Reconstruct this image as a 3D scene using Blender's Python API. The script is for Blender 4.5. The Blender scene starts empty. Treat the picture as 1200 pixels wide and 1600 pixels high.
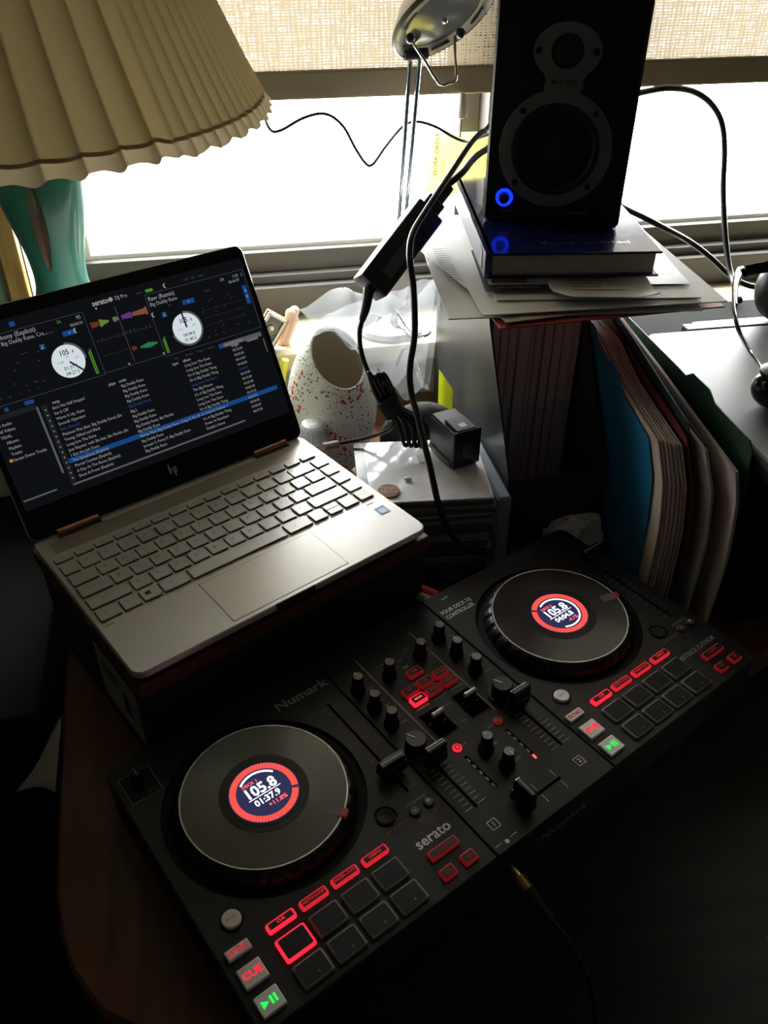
import bpy, bmesh, math, random
from mathutils import Vector, Matrix, noise

# ------------------------------------------------------------------ camera, sky, exposure
scn = bpy.context.scene
COL = scn.collection
cam_data = bpy.data.cameras.new('camera'); cam = bpy.data.objects.new('camera', cam_data); COL.objects.link(cam)
cam_data.sensor_fit = 'VERTICAL'; cam_data.sensor_height = 36.0; cam_data.lens = 36.0 * 1331.9 / 1600.0
cam_data.clip_start = 0.01
cam.matrix_world = Matrix(((0.98070, 0.11380, -0.15901, -0.12924), (-0.19550, 0.58436, -0.78759, -0.48650), (0.00329, 0.80347, 0.59533, 0.64901), (0.00000, 0.00000, 0.00000, 1.00000)))
scn.camera = cam

world = bpy.data.worlds.new('overcast_sky'); scn.world = world; world.use_nodes = True
wn = world.node_tree.nodes; wl = world.node_tree.links
bgn = wn['Background']; bgn.inputs['Strength'].default_value = 47.0
wtc = wn.new('ShaderNodeTexCoord'); wno = wn.new('ShaderNodeTexNoise'); wno.inputs['Scale'].default_value = 3.2
wno.inputs['Detail'].default_value = 3.0
wrp = wn.new('ShaderNodeValToRGB')
wrp.color_ramp.elements[0].position = 0.42; wrp.color_ramp.elements[0].color = (0.50, 0.49, 0.47, 1)
wrp.color_ramp.elements[1].position = 0.62; wrp.color_ramp.elements[1].color = (0.96, 0.985, 1.0, 1)
wl.new(wtc.outputs['Generated'], wno.inputs['Vector']); wl.new(wno.outputs['Fac'], wrp.inputs['Fac']); wl.new(wrp.outputs['Color'], bgn.inputs['Color'])

# daylight portal in the window opening (guides the sky light only, emits nothing of its own)
pl = bpy.data.lights.new('window_portal', 'AREA'); pl.shape = 'RECTANGLE'; pl.size = 1.7; pl.size_y = 1.2
po = bpy.data.objects.new('window_portal', pl); COL.objects.link(po)
po.location = (0.45, 0.84, 0.76); po.rotation_euler = (math.radians(-90), 0, 0)
pl.cycles.is_portal = True

scn.view_settings.view_transform = 'Standard'; scn.view_settings.look = 'None'
scn.view_settings.gamma = 1.0; scn.view_settings.exposure = 0.0; scn.view_settings.use_curve_mapping = False
scn.cycles.max_bounces = 10; scn.cycles.transparent_max_bounces = 16
scn.cycles.sample_clamp_indirect = 6.0
scn.cycles.use_denoising = True

random.seed(7)
R2 = math.radians

# ------------------------------------------------------------------ materials
MATS = {}
def _mat(name):
    m = bpy.data.materials.new(name); m.use_nodes = True
    nt = m.node_tree
    for n in list(nt.nodes): nt.nodes.remove(n)
    out = nt.nodes.new('ShaderNodeOutputMaterial')
    MATS[name] = m
    return m, nt, out
def pm(name, col, rough=0.5, metal=0.0, spec=0.5, var=0.0, vscale=40.0, bump=0.0, bscale=200.0, emit=None, es=0.0, stretch=(1,1,1), coat=0.0, trans=0.0, alpha=1.0):
    """principled material with procedural colour variation and fine relief"""
    m, nt, out = _mat(name)
    b = nt.nodes.new('ShaderNodeBsdfPrincipled')
    b.inputs['Base Color'].default_value = (*col, 1); b.inputs['Roughness'].default_value = rough
    b.inputs['Metallic'].default_value = metal; b.inputs['Specular IOR Level'].default_value = spec
    if coat: b.inputs['Coat Weight'].default_value = coat; b.inputs['Coat Roughness'].default_value = 0.06
    if trans: b.inputs['Transmission Weight'].default_value = trans
    b.inputs['Alpha'].default_value = alpha
    if emit: b.inputs['Emission Color'].default_value = (*emit, 1); b.inputs['Emission Strength'].default_value = es
    tc = nt.nodes.new('ShaderNodeTexCoord'); mp = nt.nodes.new('ShaderNodeMapping'); mp.inputs['Scale'].default_value = stretch
    nt.links.new(tc.outputs['Object'], mp.inputs['Vector'])
    if var > 0:
        n = nt.nodes.new('ShaderNodeTexNoise'); n.inputs['Scale'].default_value = vscale; n.inputs['Detail'].default_value = 4
        nt.links.new(mp.outputs['Vector'], n.inputs['Vector'])
        r = nt.nodes.new('ShaderNodeMapRange'); r.inputs['From Min'].default_value = 0.3; r.inputs['From Max'].default_value = 0.7
        r.inputs['To Min'].default_value = 1 - var; r.inputs['To Max'].default_value = 1 + var
        nt.links.new(n.outputs['Fac'], r.inputs['Value'])
        mx = nt.nodes.new('ShaderNodeVectorMath'); mx.operation = 'SCALE'; mx.inputs[0].default_value = col
        nt.links.new(r.outputs['Result'], mx.inputs['Scale']); nt.links.new(mx.outputs['Vector'], b.inputs['Base Color'])
    if bump > 0:
        n2 = nt.nodes.new('ShaderNodeTexNoise'); n2.inputs['Scale'].default_value = bscale; n2.inputs['Detail'].default_value = 3
        nt.links.new(mp.outputs['Vector'], n2.inputs['Vector'])
        bp = nt.nodes.new('ShaderNodeBump'); bp.inputs['Strength'].default_value = bump; bp.inputs['Distance'].default_value = 0.002
        nt.links.new(n2.outputs['Fac'], bp.inputs['Height']); nt.links.new(bp.outputs['Normal'], b.inputs['Normal'])
    nt.links.new(b.outputs[0], out.inputs[0])
    return m
def em(name, col, s):
    m, nt, out = _mat(name)
    e = nt.nodes.new('ShaderNodeEmission'); e.inputs[0].default_value = (*col, 1); e.inputs[1].default_value = s
    nt.links.new(e.outputs[0], out.inputs[0]); return m
def mixm(name, f, a, b):
    """generic: mix of two shader builders"""
    m, nt, out = _mat(name)
    mx = nt.nodes.new('ShaderNodeMixShader'); mx.inputs[0].default_value = f
    nt.links.new(a(nt).outputs[0], mx.inputs[1]); nt.links.new(b(nt).outputs[0], mx.inputs[2]); nt.links.new(mx.outputs[0], out.inputs[0])
    return m, nt, mx
def sh(kind, **kw):
    def f(nt):
        n = nt.nodes.new(kind)
        for k, v in kw.items(): n.inputs[k.replace('_', ' ')].default_value = (*v, 1) if isinstance(v, tuple) else v
        return n
    return f

# setting
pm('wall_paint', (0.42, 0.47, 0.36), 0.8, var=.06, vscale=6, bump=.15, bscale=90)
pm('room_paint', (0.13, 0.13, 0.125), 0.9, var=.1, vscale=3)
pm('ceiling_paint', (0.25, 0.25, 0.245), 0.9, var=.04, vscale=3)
pm('orange_wood', (0.55, 0.27, 0.09), 0.5, var=.25, vscale=18, stretch=(6, 6, 1), bump=.1, bscale=60)
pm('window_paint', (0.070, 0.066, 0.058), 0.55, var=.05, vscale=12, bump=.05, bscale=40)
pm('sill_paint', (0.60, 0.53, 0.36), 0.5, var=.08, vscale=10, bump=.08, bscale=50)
pm('floor_wood', (0.035, 0.022, 0.014), 0.6, var=.35, vscale=5, stretch=(1, 8, 1))
pm('desk_wood', (0.13, 0.048, 0.018), 0.42, var=.35, vscale=9, stretch=(9, 1, 1), bump=.06, bscale=70)
# blind: open weave of tan yarn
def weave(name, col, hole):
    m, nt, out = _mat(name)
    L = nt.links.new
    tc = nt.nodes.new('ShaderNodeTexCoord'); sp = nt.nodes.new('ShaderNodeSeparateXYZ'); L(tc.outputs['Object'], sp.inputs[0])
    def math_(op, a, b=None):
        n = nt.nodes.new('ShaderNodeMath'); n.operation = op
        for i, v in enumerate((a, b)):
            if v is None: continue
            if isinstance(v, (int, float)): n.inputs[i].default_value = v
            else: L(v, n.inputs[i])
        return n.outputs[0]
    def nz(sx, sz, s):
        mp = nt.nodes.new('ShaderNodeMapping'); mp.inputs['Scale'].default_value = (sx, 1, sz); L(tc.outputs['Object'], mp.inputs[0])
        n = nt.nodes.new('ShaderNodeTexNoise'); n.inputs['Scale'].default_value = s; n.inputs['Detail'].default_value = 2; L(mp.outputs[0], n.inputs['Vector']); return n.outputs['Fac']
    nh = nz(3, 60, 8); nv = nz(60, 3, 8)
    h = math_('SINE', math_('ADD', math_('MULTIPLY', sp.outputs['Z'], 2 * math.pi / .0034), math_('MULTIPLY', nh, 9)))
    v = math_('SINE', math_('ADD', math_('MULTIPLY', sp.outputs['X'], 2 * math.pi / .0062), math_('MULTIPLY', nv, 14)))
    hh = math_('GREATER_THAN', math_('ADD', h, math_('MULTIPLY', nz(14, 60, 10), 1.2)), hole)
    vv = math_('GREATER_THAN', math_('ADD', v, math_('MULTIPLY', nz(60, 14, 10), 1.2)), hole + .25)
    yarn = math_('MAXIMUM', hh, vv)
    tr = sh('ShaderNodeBsdfTransparent', Color=(.10, .095, .088))(nt)
    tl = nt.nodes.new('ShaderNodeBsdfTranslucent'); tl.inputs[0].default_value = (*col, 1)
    df = nt.nodes.new('ShaderNodeBsdfDiffuse'); df.inputs[0].default_value = (col[0] * .9, col[1] * .9, col[2] * .9, 1)
    m1 = nt.nodes.new('ShaderNodeMixShader'); m1.inputs[0].default_value = BLIND_T; L(df.outputs[0], m1.inputs[1]); L(tl.outputs[0], m1.inputs[2])
    m2 = nt.nodes.new('ShaderNodeMixShader'); L(yarn, m2.inputs[0]); L(tr.outputs[0], m2.inputs[1]); L(m1.outputs[0], m2.inputs[2])
    L(m2.outputs[0], out.inputs[0]); return m
BLIND_T = 0.065
weave('blind_weave', (0.50, 0.40, 0.265), -0.05)
BLIND_T = 0.014
weave('blind_hem', (0.34, 0.27, 0.18), -1.6)
mixm('window_glass', 0.05, sh('ShaderNodeBsdfTransparent', Color=(.97, .98, .98)), sh('ShaderNodeBsdfGlossy', Roughness=.02))
def bagmat():
    m, nt, out = _mat('bag_plastic'); L = nt.links.new
    tr = nt.nodes.new('ShaderNodeBsdfTransparent'); tr.inputs[0].default_value = (.95, .96, .97, 1)
    tl = nt.nodes.new('ShaderNodeBsdfTranslucent'); tl.inputs[0].default_value = (.75, .77, .80, 1)
    gl = nt.nodes.new('ShaderNodeBsdfGlossy'); gl.inputs[0].default_value = (.95, .95, .97, 1); gl.inputs['Roughness'].default_value = .13
    df = nt.nodes.new('ShaderNodeBsdfDiffuse'); df.inputs[0].default_value = (.8, .82, .84, 1)
    lw = nt.nodes.new('ShaderNodeLayerWeight'); lw.inputs[0].default_value = .14
    m0 = nt.nodes.new('ShaderNodeMixShader'); m0.inputs[0].default_value = .4; L(tl.outputs[0], m0.inputs[1]); L(df.outputs[0], m0.inputs[2])
    m1 = nt.nodes.new('ShaderNodeMixShader'); m1.inputs[0].default_value = .26; L(tr.outputs[0], m1.inputs[1]); L(m0.outputs[0], m1.inputs[2])
    m2 = nt.nodes.new('ShaderNodeMixShader'); L(lw.outputs['Fresnel'], m2.inputs[0]); L(m1.outputs[0], m2.inputs[1]); L(gl.outputs[0], m2.inputs[2]); L(m2.outputs[0], out.inputs[0])
bagmat()
mixm('frosted_plastic', 0.55, sh('ShaderNodeBsdfTransparent', Color=(.8, .84, .88)), sh('ShaderNodeBsdfPrincipled', Base_Color=(.42, .48, .54), Roughness=.4))
mixm('clear_plastic', 0.30, sh('ShaderNodeBsdfTransparent', Color=(.9, .93, .95)), sh('ShaderNodeBsdfPrincipled', Base_Color=(.8, .82, .84), Roughness=.1))
# lamp shade fabric
mixm('shade_fabric', 0.16, sh('ShaderNodeBsdfDiffuse', Color=(.43, .34, .19)), sh('ShaderNodeBsdfTranslucent', Color=(.46, .34, .15)))
mixm('shade_hem', 0.21, sh('ShaderNodeBsdfDiffuse', Color=(.47, .38, .23)), sh('ShaderNodeBsdfTranslucent', Color=(.55, .43, .24)))
for nm in ('shade_fabric', 'shade_hem'):
    nt = MATS[nm].node_tree
    n = nt.nodes.new('ShaderNodeTexNoise'); n.inputs['Scale'].default_value = 420; bp = nt.nodes.new('ShaderNodeBump'); bp.inputs['Strength'].default_value = .35; bp.inputs['Distance'].default_value = .001
    tc = nt.nodes.new('ShaderNodeTexCoord'); nt.links.new(tc.outputs['Object'], n.inputs['Vector']); nt.links.new(n.outputs['Fac'], bp.inputs['Height'])
    for x in nt.nodes:
        if x.type in ('BSDF_DIFFUSE',): nt.links.new(bp.outputs[0], x.inputs['Normal'])
pm('teal_ceramic', (0.05, 0.26, 0.20), 0.28, var=.12, vscale=14, coat=.4)
pm('slit_brown', (0.14, 0.09, 0.06), 0.6)
# controller
pm('deck_plastic', (0.0155, 0.0170, 0.0185), 0.40, spec=.35, var=.12, vscale=60, bump=.05, bscale=900)
pm('mixer_plastic', (0.0160, 0.0172, 0.0185), 0.42, spec=.35, var=.1, vscale=60, bump=.05, bscale=900)
pm('body_plastic', (0.007, 0.007, 0.0075), 0.5, spec=.3, bump=.04, bscale=700)
pm('recess_black', (0.003, 0.003, 0.003), 0.6, spec=.2)
pm('knob_rubber', (0.010, 0.010, 0.010), 0.5, spec=.35, bump=.03, bscale=800)
pm('knob_cap', (0.06, 0.06, 0.062), 0.35)
pm('fader_plastic', (0.008, 0.008, 0.008), 0.22, spec=.5)
pm('print_white', (0.80, 0.80, 0.78), 0.5)
pm('print_grey', (0.33, 0.33, 0.33), 0.5)
pm('print_red', (0.42, 0.09, 0.08), 0.5)
pm('pad_rubber', (0.012, 0.012, 0.0125), 0.6, spec=.3, bump=.05, bscale=1500)
pm('pad_rim', (0.17, 0.172, 0.175), 0.45)
pm('silver_button', (0.80, 0.78, 0.74), 0.42, metal=.1)
pm('chrome', (0.75, 0.75, 0.76), 0.13, metal=1.0)
pm('rim_steel', (0.80, 0.80, 0.80), 0.35, metal=.4)
pm('red_faint_glow', (0.30, 0.025, 0.03), 0.45, emit=(1, .03, .04), es=.10)  # buttons that are off, with a faint red glow put into the material
pm('button_face', (0.010, 0.005, 0.005), 0.5)
em('led_red', (1.0, 0.02, 0.045), 1.35)
em('led_red_mid', (1.0, 0.03, 0.05), 0.62)
em('led_red_dim', (1.0, 0.05, 0.06), 0.20)
em('led_red_hot', (1.0, 0.10, 0.10), 2.2)
em('led_green', (0.03, 1.0, 0.12), 0.95)
em('led_white', (0.90, 0.90, 1.0), 1.5)
em('display_navy', (0.030, 0.032, 0.085), 1.0)
em('ring_red', (1.0, 0.09, 0.065), 1.2)
pm('platter_black', (0.006, 0.006, 0.006), 0.35, spec=.4)
def vinyl():
    m, nt, out = _mat('vinyl_disc')
    b = nt.nodes.new('ShaderNodeBsdfPrincipled'); b.inputs['Base Color'].default_value = (.0052, .0060, .0068, 1); b.inputs['Roughness'].default_value = .30
    b.inputs['Specular IOR Level'].default_value = 1.0; b.inputs['Anisotropic'].default_value = .5
    tg_ = nt.nodes.new('ShaderNodeTangent'); tg_.direction_type = 'RADIAL'; tg_.axis = 'Z'; nt.links.new(tg_.outputs[0], b.inputs['Tangent'])
    tc = nt.nodes.new('ShaderNodeTexCoord'); w = nt.nodes.new('ShaderNodeTexWave'); w.wave_type = 'RINGS'; w.rings_direction = 'Z'
    w.inputs['Scale'].default_value = 520; w.inputs['Distortion'].default_value = .3
    bp = nt.nodes.new('ShaderNodeBump'); bp.inputs['Strength'].default_value = .12; bp.inputs['Distance'].default_value = .0004
    nt.links.new(tc.outputs['Object'], w.inputs['Vector']); nt.links.new(w.outputs['Fac'], bp.inputs['Height']); nt.links.new(bp.outputs[0], b.inputs['Normal'])
    n = nt.nodes.new('ShaderNodeTexNoise'); n.inputs['Scale'].default_value = 60; mr = nt.nodes.new('ShaderNodeMapRange'); mr.inputs['To Min'].default_value = .16; mr.inputs['To Max'].default_value = .24
    nt.links.new(tc.outputs['Object'], n.inputs['Vector']); nt.links.new(n.outputs['Fac'], mr.inputs['Value']); nt.links.new(mr.outputs[0], b.inputs['Roughness'])
    nt.links.new(b.outputs[0], out.inputs[0])
vinyl()
pm('red_tape', (0.45, 0.03, 0.035), 0.4)
mixm('clear_tape', 0.30, sh('ShaderNodeBsdfTransparent', Color=(.95, .95, .95)), sh('ShaderNodeBsdfPrincipled', Base_Color=(.35, .33, .32), Roughness=.3))
# laptop
pm('laptop_silver', (0.74, 0.725, 0.70), 0.38, metal=.35, var=.03, vscale=20, bump=.03, bscale=2500)
pm('key_silver', (0.66, 0.645, 0.62), 0.42, metal=.25, bump=.02, bscale=1500)
pm('key_side', (0.03, 0.028, 0.026), 0.5)
pm('legend_grey', (0.16, 0.15, 0.145), 0.5)
pm('trackpad', (0.76, 0.745, 0.72), 0.32, metal=.35)
pm('groove_dark', (0.05, 0.047, 0.042), 0.5)
pm('copper_hinge', (0.42, 0.20, 0.12), 0.3, metal=.9)
pm('screen_glass', (0.006, 0.0065, 0.007), 0.10, spec=.25)
em('screen_black', (0.0042, 0.0050, 0.0062), 1.0)
em('screen_text', (0.62, 0.63, 0.64), .42)
em('screen_dim', (0.26, 0.27, 0.28), .18)
em('screen_line', (0.20, 0.22, 0.28), .30)
em('screen_disc', (0.66, 0.74, 0.78), 0.95)
em('screen_ink', (0.015, 0.02, 0.025), 1.0)
em('screen_blue', (0.008, 0.065, 0.25), 0.85)
em('screen_bluetext', (0.02, 0.07, 0.24), 0.8)
em('screen_green', (0.08, 0.30, 0.02), 0.75)
em('wave_red', (0.22, 0.045, 0.025), 0.6); em('wave_green', (0.20, 0.32, 0.06), 0.6); em('wave_purple', (0.15, 0.05, 0.28), 0.7)
em('wave_orange', (0.28, 0.10, 0.05), 0.7); em('wave_teal', (0.03, 0.24, 0.10), 0.7); em('wave_olive', (0.25, 0.25, 0.18), 0.5)
em('screen_bar', (0.20, 0.21, 0.22), 0.45); em('screen_panel', (0.012, 0.013, 0.014), 1.0); em('screen_orange', (.6, .25, .06), .8)
def grille():
    m, nt, out = _mat('grille_metal')
    b = nt.nodes.new('ShaderNodeBsdfPrincipled'); b.inputs['Metallic'].default_value = .7; b.inputs['Roughness'].default_value = .4
    tc = nt.nodes.new('ShaderNodeTexCoord'); v = nt.nodes.new('ShaderNodeTexVoronoi'); v.inputs['Scale'].default_value = 620; v.inputs['Randomness'].default_value = 0.0
    rp = nt.nodes.new('ShaderNodeValToRGB'); rp.color_ramp.elements[0].position = .22; rp.color_ramp.elements[0].color = (.22, .205, .185, 1)
    rp.color_ramp.elements[1].position = .30; rp.color_ramp.elements[1].color = (.58, .545, .49, 1)
    nt.links.new(tc.outputs['Object'], v.inputs['Vector']); nt.links.new(v.outputs['Distance'], rp.inputs[0]); nt.links.new(rp.outputs[0], b.inputs['Base Color']); nt.links.new(b.outputs[0], out.inputs[0])
grille()
pm('sticker_blue', (0.10, 0.20, 0.42), 0.25, metal=.5); pm('sticker_silver', (0.45, 0.5, 0.56), 0.25, metal=.6)
pm('box_black', (0.010, 0.009, 0.009), 0.6, var=.1); pm('box_maroon', (0.10, 0.030, 0.022), 0.5, var=.2, vscale=30)
pm('paper_grey', (0.42, 0.40, 0.37), 0.8, var=.06, vscale=12)
# speaker
pm('speaker_vinyl', (0.008, 0.008, 0.008), 0.5, spec=.3, bump=.08, bscale=500)
pm('speaker_plate', (0.15, 0.15, 0.155), 0.5, metal=.0, bump=.03, bscale=600)
pm('speaker_cone', (0.006, 0.006, 0.007), 0.55, bump=.05, bscale=300)
pm('screw_dark', (0.012, 0.012, 0.013), 0.4, metal=.5)
em('led_blue', (0.006, 0.028, 1.0), 2.0)
# paper goods
pm('paper_white', (0.74, 0.73, 0.70), 0.8, var=.04, vscale=10); pm('paper_cream', (0.62, 0.54, 0.40), 0.8, var=.08, vscale=14)
pm('paper_warm', (0.56, 0.50, 0.45), 0.8, var=.08, vscale=14); pm('paper_photo', (0.12, 0.12, 0.13), 0.22, var=.5, vscale=22, coat=.3)
mixm('paper_yellow', 0.6, sh('ShaderNodeBsdfDiffuse', Color=(.90, .86, .45)), sh('ShaderNodeBsdfTranslucent', Color=(.95, .90, .42)))
mixm('sticky_yellow', 0.45, sh('ShaderNodeBsdfDiffuse', Color=(.66, .68, .10)), sh('ShaderNodeBsdfTranslucent', Color=(.75, .78, .10)))
pm('ink_olive', (0.05, 0.05, 0.01), 0.8); pm('ink_black', (0.015, 0.015, 0.015), 0.7); pm('ink_grey', (0.30, 0.29, 0.28), 0.8)
pm('folder_blue', (0.012, 0.17, 0.33), 0.5, var=.05, vscale=20); pm('folder_red', (0.16, 0.018, 0.03), 0.6, var=.15); pm('folder_green', (0.022, 0.085, 0.052), 0.55, var=.12, vscale=20)
pm('folder_dark', (0.02, 0.035, 0.042), 0.55); pm('tab_red', (0.50, 0.06, 0.05), 0.6); pm('art_red', (0.42, 0.03, 0.04), 0.6, var=.6, vscale=90)
pm('book_blue', (0.010, 0.014, 0.085), 0.16, coat=.5, var=.25, vscale=25); pm('book_pages', (0.50, 0.44, 0.37), 0.85, var=.12, vscale=30, stretch=(1, 1, 30)); pm('book_print', (0.05, 0.06, 0.16), 0.3)
pm('book_sticker', (0.55, 0.55, 0.52), 0.5)
pm('holder_black', (0.030, 0.031, 0.032), 0.38, bump=.1, bscale=300)
pm('magazine_paper', (0.86, 0.79, 0.80), 0.7, var=.12, vscale=40, stretch=(30, 1, 1)); pm('magazine_dark', (0.30, 0.26, 0.30), 0.6); pm('magazine_cover', (0.40, 0.42, 0.50), 0.3)
# odds
pm('cable_black', (0.010, 0.010, 0.010), 0.38, spec=.5); pm('cable_shine', (0.016, 0.016, 0.016), 0.25, spec=.6)
pm('brick_black', (0.010, 0.010, 0.0105), 0.30, spec=.6); pm('brick_label', (0.10, 0.10, 0.105), 0.5); pm('velcro', (0.02, 0.02, 0.02), 0.95, bump=.6, bscale=900)
def speckle():
    m, nt, out = _mat('speckled_glaze'); L = nt.links.new
    b = nt.nodes.new('ShaderNodeBsdfPrincipled'); b.inputs['Roughness'].default_value = .22
    tc = nt.nodes.new('ShaderNodeTexCoord'); cur = None
    base = nt.nodes.new('ShaderNodeRGB'); base.outputs[0].default_value = (.80, .76, .66, 1); cur = base.outputs[0]
    for sc, th, col, lo in ((330, .24, (.22, .16, .08), .44), (170, .24, (.15, .11, .06), .48), (150, .36, (.62, .06, .03), .58), (95, .30, (.60, .05, .03), .60)):
        v = nt.nodes.new('ShaderNodeTexVoronoi'); v.inputs['Scale'].default_value = sc; L(tc.outputs['Object'], v.inputs['Vector'])
        lt = nt.nodes.new('ShaderNodeMath'); lt.operation = 'LESS_THAN'; lt.inputs[1].default_value = th; L(v.outputs['Distance'], lt.inputs[0])
        n = nt.nodes.new('ShaderNodeTexNoise'); n.inputs['Scale'].default_value = 16 + sc * .05; L(tc.outputs['Object'], n.inputs['Vector'])
        gt = nt.nodes.new('ShaderNodeMath'); gt.operation = 'GREATER_THAN'; gt.inputs[1].default_value = lo; L(n.outputs['Fac'], gt.inputs[0])
        mu = nt.nodes.new('ShaderNodeMath'); mu.operation = 'MULTIPLY'; L(lt.outputs[0], mu.inputs[0]); L(gt.outputs[0], mu.inputs[1])
        mx = nt.nodes.new('ShaderNodeMix'); mx.data_type = 'RGBA'; L(mu.outputs[0], mx.inputs[0]); L(cur, mx.inputs[6]); mx.inputs[7].default_value = (*col, 1); cur = mx.outputs[2]
    L(cur, b.inputs['Base Color']); L(b.outputs[0], out.inputs[0])
speckle()
pm('vase_inside', (0.86, 0.77, 0.60), 0.5)
pm('cap_white', (0.90, 0.91, 0.92), 0.3); pm('underside_dark', (0.02, 0.019, 0.018), 0.5)
pm('icon_frame', (0.66, 0.62, 0.52), 0.4, metal=.3); pm('icon_dark', (0.045, 0.04, 0.028), 0.35); pm('icon_gold', (0.50, 0.45, 0.30), 0.35, metal=.7)
pm('plaque_wood', (0.36, 0.19, 0.10), 0.5, var=.2); pm('figurine_bisque', (0.72, 0.50, 0.38), 0.5, var=.1); pm('marker_yellow', (0.68, 0.68, 0.06), 0.4)
pm('cd_edge', (0.10, 0.105, 0.11), 0.25, coat=.3); pm('cd_clear', (0.28, 0.29, 0.30), 0.18); pm('cd_cover', (0.84, 0.86, 0.88), 0.12, coat=.8, var=.22, vscale=26); pm('cd_spine', (0.16, 0.165, 0.17), 0.25)
pm('cd_paper', (0.45, 0.43, 0.40), 0.7)
pm('coin_orange', (0.60, 0.27, 0.07), 0.4); pm('coin_brown', (0.16, 0.085, 0.055), 0.5); pm('coin_print', (0.62, 0.30, 0.18), 0.5)
pm('cartridge_black', (0.018, 0.018, 0.019), 0.30); pm('cartridge_side', (0.10, 0.10, 0.11), 0.3, metal=.3); pm('chip_white', (0.6, 0.6, 0.57), 0.4)
pm('lamp_silver', (0.34, 0.33, 0.31), 0.32, metal=.6); pm('lamp_dark', (0.03, 0.03, 0.03), 0.3); pm('lamp_glass', (0.10, 0.11, 0.12), 0.12, coat=.4)
pm('lid_grey', (0.12, 0.122, 0.126), 0.42, spec=.5, bump=.02, bscale=900); pm('lid_logo', (0.42, 0.42, 0.43), 0.3, metal=.6); pm('hinge_silver', (0.16, 0.16, 0.16), 0.4, metal=.3)
pm('gloss_black', (0.008, 0.008, 0.009), 0.15); pm('tissue', (0.72, 0.69, 0.64), 0.9, var=.1); pm('label_card', (0.40, 0.37, 0.33), 0.8, var=.06)
pm('rca_red', (0.50, 0.03, 0.04), 0.4); pm('rca_white', (0.68, 0.64, 0.55), 0.4); pm('gold', (0.75, 0.52, 0.22), 0.25, metal=1.0)
pm('cloth_grey', (0.34, 0.34, 0.33), 0.95, var=.3, vscale=12, bump=.4, bscale=150); pm('cloth_dark', (0.03, 0.03, 0.035), 0.95, var=.3, vscale=12, bump=.4, bscale=150)
pm('pouch_grey', (0.035, 0.035, 0.036), 0.9, bump=.6, bscale=350)
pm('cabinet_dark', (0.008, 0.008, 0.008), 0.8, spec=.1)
pm('cone_plastic', (0.5, 0.45, 0.36), 0.4); pm('ear_cushion', (0.02, 0.02, 0.022), 0.4)

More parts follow.
